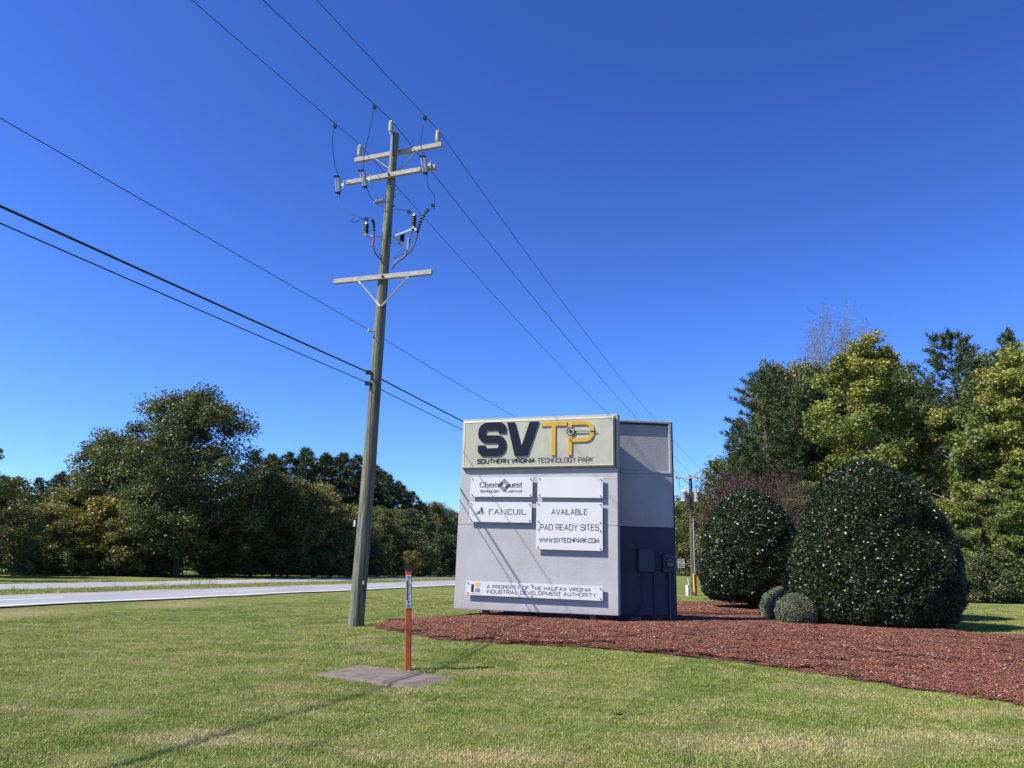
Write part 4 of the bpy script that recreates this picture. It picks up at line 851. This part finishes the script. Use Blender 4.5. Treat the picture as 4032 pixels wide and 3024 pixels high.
def make_pine(seed, H, RR, cbf, ntuft, col, name='pine_tree', conic=.7, nl=.26, sp=16):
    r = np.random.RandomState(seed); tb = MB(); tp = [np.array([r.normal(0, .006*H)*t, r.normal(0, .006*H)*t, H*.985*t - (.3 if t == 0 else 0)]) for t in np.linspace(0, 1, 9)]
    tb.tube(tp, list(np.linspace(.0135*H, .012, 9)), 8, False); T = []; D = []
    nb = int(H*(1-cbf)*7.5)
    for i in range(nb):
        f = ((i + r.uniform(0, .8))/nb); z = H*(cbf + (1-cbf)*f*.97); a = i*2.39996 + r.uniform(-.6, .6)
        prof = (1-f)**conic * (.55 + .45*min(1, f/.22)); L = max(.25, RR*prof*r.uniform(.6, 1.15)); el = .05 + .55*f + r.uniform(-.12, .15)
        st = np.array([tp[4][0]*f, tp[4][1]*f, z]); u = np.array([math.cos(a)*math.cos(el), math.sin(a)*math.cos(el), math.sin(el)]); end = st + u*L + np.array([0, 0, .12*L])
        limb(tb, st, end, .03*(1-.6*f)+.006, .006, r, .06, 4); m = max(4, int(L*5.5))
        for k in range(m):
            t = r.uniform(.32, 1.0)**.8; q_ = st + (end-st)*t; side = unit(np.cross(u, [0, 0, 1]))*r.normal(0, .22*L*(1.1-t*.6)) + np.array([0, 0, r.normal(.05, .08)]); T.append(q_ + side); D.append(unit(u*.6 + unit(side)*.4 + np.array([0, 0, .55])))
        T.append(end); D.append(unit(u + np.array([0, 0, .5])))
    for k in range(10): T.append(np.array([tp[-1][0], tp[-1][1], H*(.93+.007*k)])); D.append(np.array([0, 0, 1.]))
    T = np.array(T); D = np.array(D)
    if len(T) > ntuft: k = r.permutation(len(T))[:ntuft]; T, D = T[k], D[k]
    n = len(T); dirs = unit(r.normal(0, 1, (n, sp, 3))*.62 + D[:, None, :]*.75); base = np.repeat(T[:, None, :], sp, 1) + r.normal(0, .07, (n, sp, 3)); L = nl*r.uniform(.6, 1.2, (n, sp, 1)); w = unit(np.cross(dirs, r.normal(0, 1, (n, sp, 3))))*r.uniform(.02, .042, (n, sp, 1))
    v = np.stack([base - w, base + w, base + dirs*L], 2).reshape(-1, 3); f = np.arange(len(v)).reshape(-1, 3)
    c = np.repeat(np.repeat(tint(r, col, n, .3, .1), sp, 0)*r.uniform(.8, 1.2, (n*sp, 1)), 3, 0)
    return tree_root(name, tb, foliage_mesh('crown', v, f, np.clip(c, .002, 1), M['needle']), M['bark'])
def make_twiggy(seed, H, stems, spread, nleaf, leaf, pal, name, bark='bark_grey', levels=3, th_=.012):
    r = np.random.RandomState(seed); tb = MB(); tips = []
    def grow(p, d, L, rad, lv):
        e = p + d*L; limb(tb, p, e, rad, rad*.6, r, .05, 4)
        if lv == 0: tips.append(e); return
        for k in range(r.randint(3, 5)):
            nd = unit(d + r.normal(0, .42, 3) + np.array([0, 0, .12])); grow(p + d*L*r.uniform(.55, 1), nd, L*r.uniform(.5, .75), rad*.55, lv-1)
        grow(e, unit(d + r.normal(0, .15, 3)), L*.7, rad*.6, lv-1)
    for s in range(stems):
        a = s*2.4 + r.uniform(-.3, .3); d = unit(np.array([math.cos(a)*spread, math.sin(a)*spread, 1.])); grow(np.array([math.cos(a)*.1, math.sin(a)*.1, -.15]), d, H*.42, th_*H*.6, levels)
    tips = np.array(tips); k = H/tips[:, 2].max(); cw = np.array([p[1] for p in pal], float); cw /= cw.sum()
    n = nleaf; j = r.randint(0, len(tips), n); P = tips[j] + r.normal(0, .09*H/6, (n, 3)) - np.array([0, 0, 1.])*(r.rand(n, 1)**2)*.12*H*.3
    C_ = np.array([pal[q_][0] for q_ in r.choice(len(pal), n, p=cw)]) * r.uniform(.7, 1.3, (n, 1)); v, f, c = leaf_quads(r, P, r.uniform(.6, 1.3, n)*leaf, C_, .2)
    return tree_root(name, tb, foliage_mesh('crown', v, f, np.clip(c, .002, 1), M['leaf']), M[bark])

OAK = [((.08,.105,.03),5),((.105,.12,.035),3),((.14,.14,.045),1)]
ELM = [((.09,.12,.032),4),((.13,.14,.042),3),((.18,.165,.06),1.4)]
AUT = [((.24,.215,.06),4),((.26,.19,.065),2),((.15,.165,.045),3),((.16,.085,.03),.3)]
GUM = [((.23,.25,.042),5),((.16,.195,.04),4),((.29,.27,.055),1.5)]
GUM2 = [((.17,.205,.042),5),((.115,.15,.036),4),((.26,.25,.055),2)]
GOLD = [((.24,.19,.035),4),((.15,.15,.035),3)]
SHR = [((.09,.112,.036),4),((.135,.135,.055),2),((.065,.088,.028),3)]
PINE = (.056, .084, .026); PINEB = (.056, .08, .02)
protos = {}
protos['oak'] = (13.9, [make_decid(21, 13.9, 4.7, 1.2, 46, 70000, .1, OAK, .66, name='oak_tree')])
protos['oak2'] = (10, [make_decid(22, 10, 3.9, .9, 32, 36000, .11, OAK, .66, name='oak_tree')])
protos['elm'] = (10, [make_decid(23, 10, 3.1, .6, 32, 36000, .1, ELM, .58, name='broadleaf_tree'), make_decid(24, 10, 3.5, .8, 32, 36000, .1, ELM, .6, name='broadleaf_tree')])
protos['elm2'] = (7, [make_decid(25, 7, 2.5, .3, 24, 20000, .088, ELM, .48, name='broadleaf_tree'), make_decid(26, 7, 2.2, .3, 24, 20000, .088, SHR, .45, name='broadleaf_tree')])
protos['autumn'] = (6.5, [make_decid(27, 6.5, 2.1, .3, 22, 17000, .085, AUT, .42, name='autumn_tree'), make_decid(28, 6.5, 1.9, .4, 22, 16000, .085, AUT, .42, name='autumn_tree')])
protos['gold'] = (4, [make_decid(29, 4, 1.2, .1, 16, 6000, .09, GOLD, .32, name='autumn_tree')])
protos['gum'] = (14, [make_decid(30, 14, 2.9, .8, 34, 52000, .09, GUM, .4, .3, name='sweetgum_tree', bark='bark_grey')])
protos['gum2'] = (9, [make_decid(31, 9, 2.6, .3, 24, 34000, .085, GUM2, .36, .32, name='sweetgum_tree', bark='bark_grey'), make_decid(32, 9, 2.4, .3, 22, 32000, .085, GUM, .36, .34, name='sweetgum_tree', bark='bark_grey')])
protos['shrub'] = (3, [make_decid(33, 3, 1.75, -.3, 20, 12000, .075, SHR, .36, .35, name='understorey_shrub'), make_decid(34, 3, 1.6, -.3, 20, 12000, .075, ELM, .36, .35, name='understorey_shrub')])
protos['cedar'] = (4, [make_pine(35, 4, 1.25, .02, 900, (.07,.105,.035), 'cedar_tree', .75, .16, 18)])
protos['pine'] = (13, [make_pine(36, 13, 3.0, .12, 3200, PINE, conic=.5, nl=.36), make_pine(37, 13, 2.9, .1, 3200, PINE, conic=.55, nl=.36), make_pine(38, 13, 3.2, .15, 3200, (.05,.072,.02), conic=.5, nl=.36)])
protos['pineb'] = (18, [make_pine(39, 18, 5.0, .12, 10000, PINEB, conic=.45, nl=.34), make_pine(40, 18, 4.8, .1, 10000, PINEB, conic=.7, nl=.3)])
protos['bare'] = (22, [make_twiggy(41, 22, 4, .13, 30000, .075, [((.2,.17,.08),3),((.14,.145,.06),3)], 'thin_leaved_tree', 'bark_grey', 4, .009)])
protos['myrtle'] = (6.5, [make_twiggy(42, 6.5, 6, .36, 7500, .04, [((.06,.014,.022),4),((.09,.026,.024),2),((.05,.03,.02),1.5)], 'crape_myrtle', 'bark', 3, .006)])
TREES = {
    'oak': [(-25.1, 60, 13.9)],
    'elm': [(-32.1, 63, 10.9), (-29.2, 61, 6.8), (-21.4, 66, 7.9), (-12.5, 78, 6.5), (-10.6, 108, 9.1), (-7.7, 118, 8.5), (32.9, 150, 12.3), (37.2, 140, 13.8), (27.5, 152, 11.5), (21, 150, 12), (15, 152, 11), (9, 146, 11.5), (3, 140, 11), (-3, 132, 10), (23.2, 64, 17.9), (18.4, 60, 10.1), (35.9, 66, 15.6), (38.5, 62, 16.1), (26.2, 66, 18.6), (31.8, 64, 18.4), (41.5, 64, 19.5), (34.2, 70, 20)],
    'oak2': [(-19.5, 66, 8.2), (21, 58, 9.8)],
    'pine': [(-63.5, 97, 10.8), (-56.2, 97, 11.4), (-38.5, 86, 13.2), (-35, 84, 12.6), (-28, 84, 12.6), (-26.6, 86, 12.8), (-22.2, 84, 12.9), (-20.3, 85, 12.9), (-18.6, 86, 13.1), (-15.6, 89, 12.2), (-13.9, 88, 11), (-12.5, 90, 10), (-61, 96, 10.6), (-59.6, 98, 10.7), (-58.5, 100, 11.3), (-53.9, 96, 11.3), (-51.5, 95, 12), (-48.1, 92, 13), (-44.9, 90, 12.8), (-41.7, 88, 13.9), (-25.4, 82, 12.1), (-24, 84, 12.8), (-23, 86, 13.6), (-21.4, 88, 13), (-19.3, 88, 13.3), (-17.8, 90, 13.4), (-16.7, 92, 12.8), (-14.6, 90, 11.6), (-13.2, 92, 10.7), (-11.8, 94, 9.7), (-10.7, 95, 8.5), (17.3, 57, 12.5), (18.6, 52, 10.7), (22.9, 56, 13.3), (31, 60, 14.7), (26, 76, 18.8), (30.5, 78, 18.9), (35, 78, 21), (39.2, 78, 19.6), (43.2, 78, 20.7), (48.7, 78, 22.8), (53.5, 78, 22.4)],
    'gum': [(-29.9, 43, 7.7), (23.6, 50, 16.3), (31.1, 46, 13.9), (29.3, 44, 7.6)],
    'elm2': [(-32.7, 50, 6), (-37.1, 60, 5.7), (-22.5, 63, 6), (-27.3, 61, 6.5), (-19.4, 68, 6.1), (-11, 84, 6.7), (-9.2, 115, 8), (-6.4, 120, 8.1), (34.7, 140, 14.2), (38.7, 135, 13.9), (31.7, 152, 12)],
    'autumn': [(-38.5, 57, 4.6), (-36.6, 55, 3.6), (-28.2, 58, 4.6), (-33, 56, 4.8), (-34.9, 59, 5), (-34.7, 61, 6.3), (-31.3, 57, 4), (-16.7, 68, 7.7), (-15.6, 70, 6.5), (-14.3, 72, 6.1), (33.7, 145, 13.6)],
    'gold': [(-33.6, 54, 3.2), (-30, 58, 5.5), (-9.2, 74, 2.4)],
    'cedar': [(-32.4, 52, 2.5), (-31.9, 54, 1.8), (-30.3, 57, 3.1), (-27.3, 59, 2), (-12.7, 75, 3.5), (-11.2, 76, 4.2), (-8.6, 80, 5.4), (-7.2, 82, 5.2), (35, 142, 7.7)],
    'shrub': [(-32.6, 54, 2.1), (-31.6, 56, 2.5), (-29.3, 58, 2.6), (-28.2, 60, 2.9), (-26.4, 60, 2.6), (-22.9, 63, 2.9), (-21.1, 64, 3.5), (-18.3, 66, 3.7), (-16.4, 68, 3.2), (-14.6, 69, 3.5), (-13.1, 72, 3.4), (-8.9, 78, 3.4), (-6.1, 84, 4.1), (31.1, 140, 5.1), (32.7, 138, 5.5), (34.7, 136, 5.9), (25, 42, 2.4), (27.4, 43, 2.8), (25, 44, 2.8), (23.2, 44, 3.3), (18.5, 46, 3.2), (15.4, 48, 3.5)],
    'pineb': [(18.2, 54, 15.6), (22.9, 60, 15.5), (34.4, 58, 20), (37.6, 56, 19.8)],
    'bare': [(28.8, 68, 22.4), (32.6, 70, 21.8)],
    'gum2': [(28.3, 47, 11.5), (35.4, 50, 15.9), (18.6, 47, 6.7), (25, 45, 5.7), (27.4, 44, 6.2)],
    'myrtle': [(11.3, 40, 6.4), (12.9, 41, 7.2), (14.4, 42, 7)],
}
LAB = {  # kind: (across the highway, far meadow edge, wood behind the hollies)
    'oak': ('tallest broad dark green oak rising over the wood across the highway',)*3,
    'oak2': ('dark broadleaf tree at the foot of the tallest oak across the highway', '', 'dark broadleaf tree under the pines behind the hollies'),
    'elm': ('dark green broadleaf tree in the wood across the highway', 'green broadleaf tree in the far wood beyond the transformer pole', 'dark broadleaf tree standing among the pines behind the hollies'),
    'elm2': ('low bushy green tree at the wood edge across the highway', 'bushy green tree in the far wood beyond the transformer pole', ''),
    'autumn': ('tree with yellow-brown autumn leaves at the wood edge across the highway', 'tree with brown autumn leaves in the far wood beyond the transformer pole', ''),
    'gold': ('small golden-leaved tree at the wood edge across the highway',)*3,
    'pine': ('dark pine in the wood across the highway', '', 'dark pine in the wood behind the hollies'),
    'pineb': ('', '', 'tall spreading pine rising over the wood behind the hollies'),
    'gum': ('yellow-green tree with branches at the roadside wood edge across the highway', '', 'sunlit yellow-green sweetgum in front of the pines behind the hollies'),
    'gum2': ('', '', 'low leafy light green sweetgum at the wood edge behind the hollies'),
    'shrub': ('dense low shrub at the foot of the wood across the highway', 'low shrub at the foot of the far wood beyond the transformer pole', 'low shrub at the foot of the wood behind the hollies'),
    'cedar': ('small conical cedar at the wood edge across the highway', 'conical cedar in the far wood beyond the transformer pole', ''),
    'bare': ('', '', 'tall thin-leaved pale tree showing bare twigs above the yellow-green sweetgum'),
    'myrtle': ('', '', 'nearly bare crape myrtle with purple leaves beside the smaller holly'),
}
SPECIAL = {('gum', 1): 'tallest sunlit yellow-green sweetgum, rising behind the largest holly', ('gum', 2): 'broad green-yellow sweetgum standing before the tallest pine', ('gum', 3): 'short yellow-green sweetgum below the broad green-yellow one',
    ('pineb', 0): 'rounded dark pine at the open corner of the wood above the crape myrtles', ('pineb', 1): 'dark pine between the rounded corner pine and the tallest sweetgum', ('pineb', 2): 'tall spreading pine just beyond the tallest sweetgum', ('pineb', 3): 'tallest pine, behind the broad green-yellow sweetgum',
    ('elm2', 0): 'low bushy tree beside the yellow-green roadside tree across the highway', ('elm', 0): 'broadleaf tree leaning up to the tallest oak, beside the pines across the highway', ('gold', 2): 'small golden shrub-like tree between cedars across the highway'}
rr = random.Random(9)
for kind, lst in TREES.items():
    H0, pr = protos[kind]; used = [False]*len(pr)
    for i, (x, y, H) in enumerate(lst):
        j = i % len(pr); o = pr[j] if not used[j] else copy_tree(pr[j]); used[j] = True
        g = hz(x, y); s = (H - g) / H0; w = s * rr.uniform(.95, 1.15)
        if kind in ('elm2', 'shrub', 'elm') and y > 100: w = s * 1.1
        if kind == 'pine' and s > 1.2: w = s * .95
        if kind == 'elm' and s > 1.4: w = s * .62
        if kind == 'bare': w = s * .55
        if kind == 'pine' and x < 5: w = s * 1.32
        if kind == 'myrtle': w = s * .8
        o.location = (x, y, g); o.scale = (w, w, s); o.rotation_euler = (0, 0, rr.uniform(0, 6.28))
        zone = (1 if x > -4 and y > 125 else 0) if x < 5 else (1 if y > 100 else 2)
        tag(o, LAB[kind][zone], 'shrub' if kind == 'shrub' else 'tree', ('wood across the highway', 'far wood beyond the transformer pole', 'wood behind the hollies')[zone] + ', ' + kind.replace('elm2', 'low broadleaf trees').replace('oak2', 'oaks').replace('gum2', 'low sweetgums').replace('pineb', 'tall pines'))
        if (kind, i) in SPECIAL: o['label'] = SPECIAL[kind, i]
for kind, (H0, pr) in protos.items():       # nothing left unplaced
    for o in pr:
        if not o.get('label'):
            for ch in list(o.children): bpy.data.objects.remove(ch)
            bpy.data.objects.remove(o)

# deep wood behind the front rows, seen only as a dark mass between the trees
r = np.random.RandomState(77); P = []
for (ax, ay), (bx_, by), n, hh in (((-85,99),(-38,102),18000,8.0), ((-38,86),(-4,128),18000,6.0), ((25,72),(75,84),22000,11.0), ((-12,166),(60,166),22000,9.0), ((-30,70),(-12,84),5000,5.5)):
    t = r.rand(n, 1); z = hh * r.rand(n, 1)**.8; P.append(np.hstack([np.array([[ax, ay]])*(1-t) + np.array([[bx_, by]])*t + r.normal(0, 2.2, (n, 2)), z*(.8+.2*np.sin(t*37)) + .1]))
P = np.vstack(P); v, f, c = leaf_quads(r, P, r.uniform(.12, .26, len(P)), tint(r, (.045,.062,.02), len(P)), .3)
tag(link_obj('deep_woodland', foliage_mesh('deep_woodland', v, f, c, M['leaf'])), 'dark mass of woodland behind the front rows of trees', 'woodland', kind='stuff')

# clipped hollies and small shrubs in the bed
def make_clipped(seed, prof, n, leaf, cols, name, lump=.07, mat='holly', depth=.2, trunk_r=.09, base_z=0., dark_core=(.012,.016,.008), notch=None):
    """prof: list of (z, radius)"""
    r = np.random.RandomState(seed); zz = np.array([p[0] for p in prof]); ra = np.array([p[1] for p in prof]); o = empty(name)
    fz_ = np.linspace(zz[0], zz[-1], 200); fr_ = np.interp(fz_, zz, ra); sl = np.hypot(np.gradient(fr_), np.gradient(fz_)); cdf = np.cumsum(sl*(fr_+.05)); cdf /= cdf[-1]
    ph = r.uniform(0, 6.28, 8)
    def bulge(a, z): return 1 + lump*(np.sin(2*a+ph[0]+z*.8)*.5 + np.sin(3*a+ph[1]-z*1.7)*.4 + np.sin(5*a+ph[2]+z*2.9)*.35 + np.sin(9*a+ph[3]+z*5)*.22 + np.sin(14*a+ph[4]-z*9)*.16) - (0 if notch is None else notch[3]*np.exp(-((np.angle(np.exp(1j*(a-notch[0]))))/notch[2])**2 - ((z-notch[1])/.32)**2))
    u = r.rand(n); z = np.interp(u, cdf, fz_); a = r.uniform(0, 2*math.pi, n); rad = np.interp(z, fz_, fr_) * bulge(a, z)
    dp = np.abs(r.normal(0, 1, n))**1.2 * depth * .5 - .03; sh = r.rand(n) < .035; dp[sh] -= np.abs(r.normal(0, .06, sh.sum())) * min(1, depth/.2); dr = np.gradient(fr_)/(np.gradient(fz_)+1e-9); k = np.interp(z, fz_, dr)
    nz = -k/np.sqrt(1+k*k); nh = 1/np.sqrt(1+k*k); out = np.stack([np.cos(a)*nh, np.sin(a)*nh, nz], 1)
    P = np.stack([np.cos(a)*rad, np.sin(a)*rad, z], 1) - out*dp[:, None]; P[:, 2] = np.maximum(P[:, 2], base_z + .02)
    pal = np.array([c[0] for c in cols]); w = np.array([c[1] for c in cols], float); C_ = pal[r.choice(len(cols), n, p=w/w.sum())]*r.uniform(.65, 1.35, (n, 1))
    v, f, c = leaf_quads(r, P, r.uniform(.7, 1.25, n)*leaf, np.clip(C_, .002, 1), .12, out*.6, .5, .7)
    link_obj('foliage', foliage_mesh('foliage', v, f, c, M[mat]), None, o)
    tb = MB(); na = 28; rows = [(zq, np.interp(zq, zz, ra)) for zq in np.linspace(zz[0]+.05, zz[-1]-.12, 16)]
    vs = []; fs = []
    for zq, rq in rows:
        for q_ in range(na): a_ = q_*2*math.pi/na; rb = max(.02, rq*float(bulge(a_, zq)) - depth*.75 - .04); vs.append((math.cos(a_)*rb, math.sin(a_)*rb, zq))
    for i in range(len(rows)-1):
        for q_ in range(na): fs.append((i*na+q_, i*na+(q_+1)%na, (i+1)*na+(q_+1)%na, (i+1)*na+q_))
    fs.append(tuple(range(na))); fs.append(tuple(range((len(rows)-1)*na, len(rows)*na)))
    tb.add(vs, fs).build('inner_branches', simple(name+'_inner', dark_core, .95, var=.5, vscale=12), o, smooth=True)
    tr = MB()
    for k_ in range(4 if trunk_r > .05 else 2): a_ = k_*1.6+.4; tr.tube([(math.cos(a_)*.1*trunk_r*8, math.sin(a_)*.1*trunk_r*8, -.15), (math.cos(a_)*.15, math.sin(a_)*.15, max(.5, zz[0]+.5))], [trunk_r, trunk_r*.7], 7, False)
    tr.build('trunk', M['bark'], o, smooth=True)
    return o
HOL = [((.016,.031,.006),5),((.026,.044,.008),3),((.065,.078,.015),.8),((.009,.018,.004),3)]
def place(o, x, y, label, cat, rz=0., s=1.):
    o.location = (x, y, hz(x, y) + .04); o.rotation_euler = (0, 0, rz); o.scale = (s, s, s); tag(o, label, cat)
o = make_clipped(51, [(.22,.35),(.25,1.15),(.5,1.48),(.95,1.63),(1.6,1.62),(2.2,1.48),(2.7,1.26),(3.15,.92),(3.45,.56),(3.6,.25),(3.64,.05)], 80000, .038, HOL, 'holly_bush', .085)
place(o, 7.55, 24.5, 'smaller dark glossy clipped holly showing its trunk, behind the sign', 'holly bush', .4)
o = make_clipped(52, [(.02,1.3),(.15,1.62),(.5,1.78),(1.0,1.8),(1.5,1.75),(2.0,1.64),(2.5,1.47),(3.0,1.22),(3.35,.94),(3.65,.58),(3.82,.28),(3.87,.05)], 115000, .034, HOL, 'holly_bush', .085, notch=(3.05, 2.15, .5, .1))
place(o, 8.62, 18.7, 'largest dark glossy clipped holly, touching the mulch beside two small grey-green shrubs', 'holly bush', 2.1)
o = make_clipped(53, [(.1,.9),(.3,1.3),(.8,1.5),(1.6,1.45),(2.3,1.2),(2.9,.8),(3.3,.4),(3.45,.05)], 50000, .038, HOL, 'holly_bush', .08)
place(o, 11.25, 22.4, 'third dark holly half hidden behind the largest holly', 'holly bush', 1.)
BOX = [((.13,.155,.085),4),((.17,.19,.11),2),((.09,.11,.06),2)]
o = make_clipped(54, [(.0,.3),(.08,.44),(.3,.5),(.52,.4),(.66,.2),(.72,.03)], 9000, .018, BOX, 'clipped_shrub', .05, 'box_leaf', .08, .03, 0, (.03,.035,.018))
place(o, 6.75, 19.5, 'small rounded grey-green clipped shrub, the farther of the pair by the largest holly', 'shrub', 0., 1.08)
o = copy_tree(o); place(o, 6.55, 18.15, 'small rounded grey-green clipped shrub, the lower nearer of the pair by the largest holly', 'shrub', 1.9, .92)
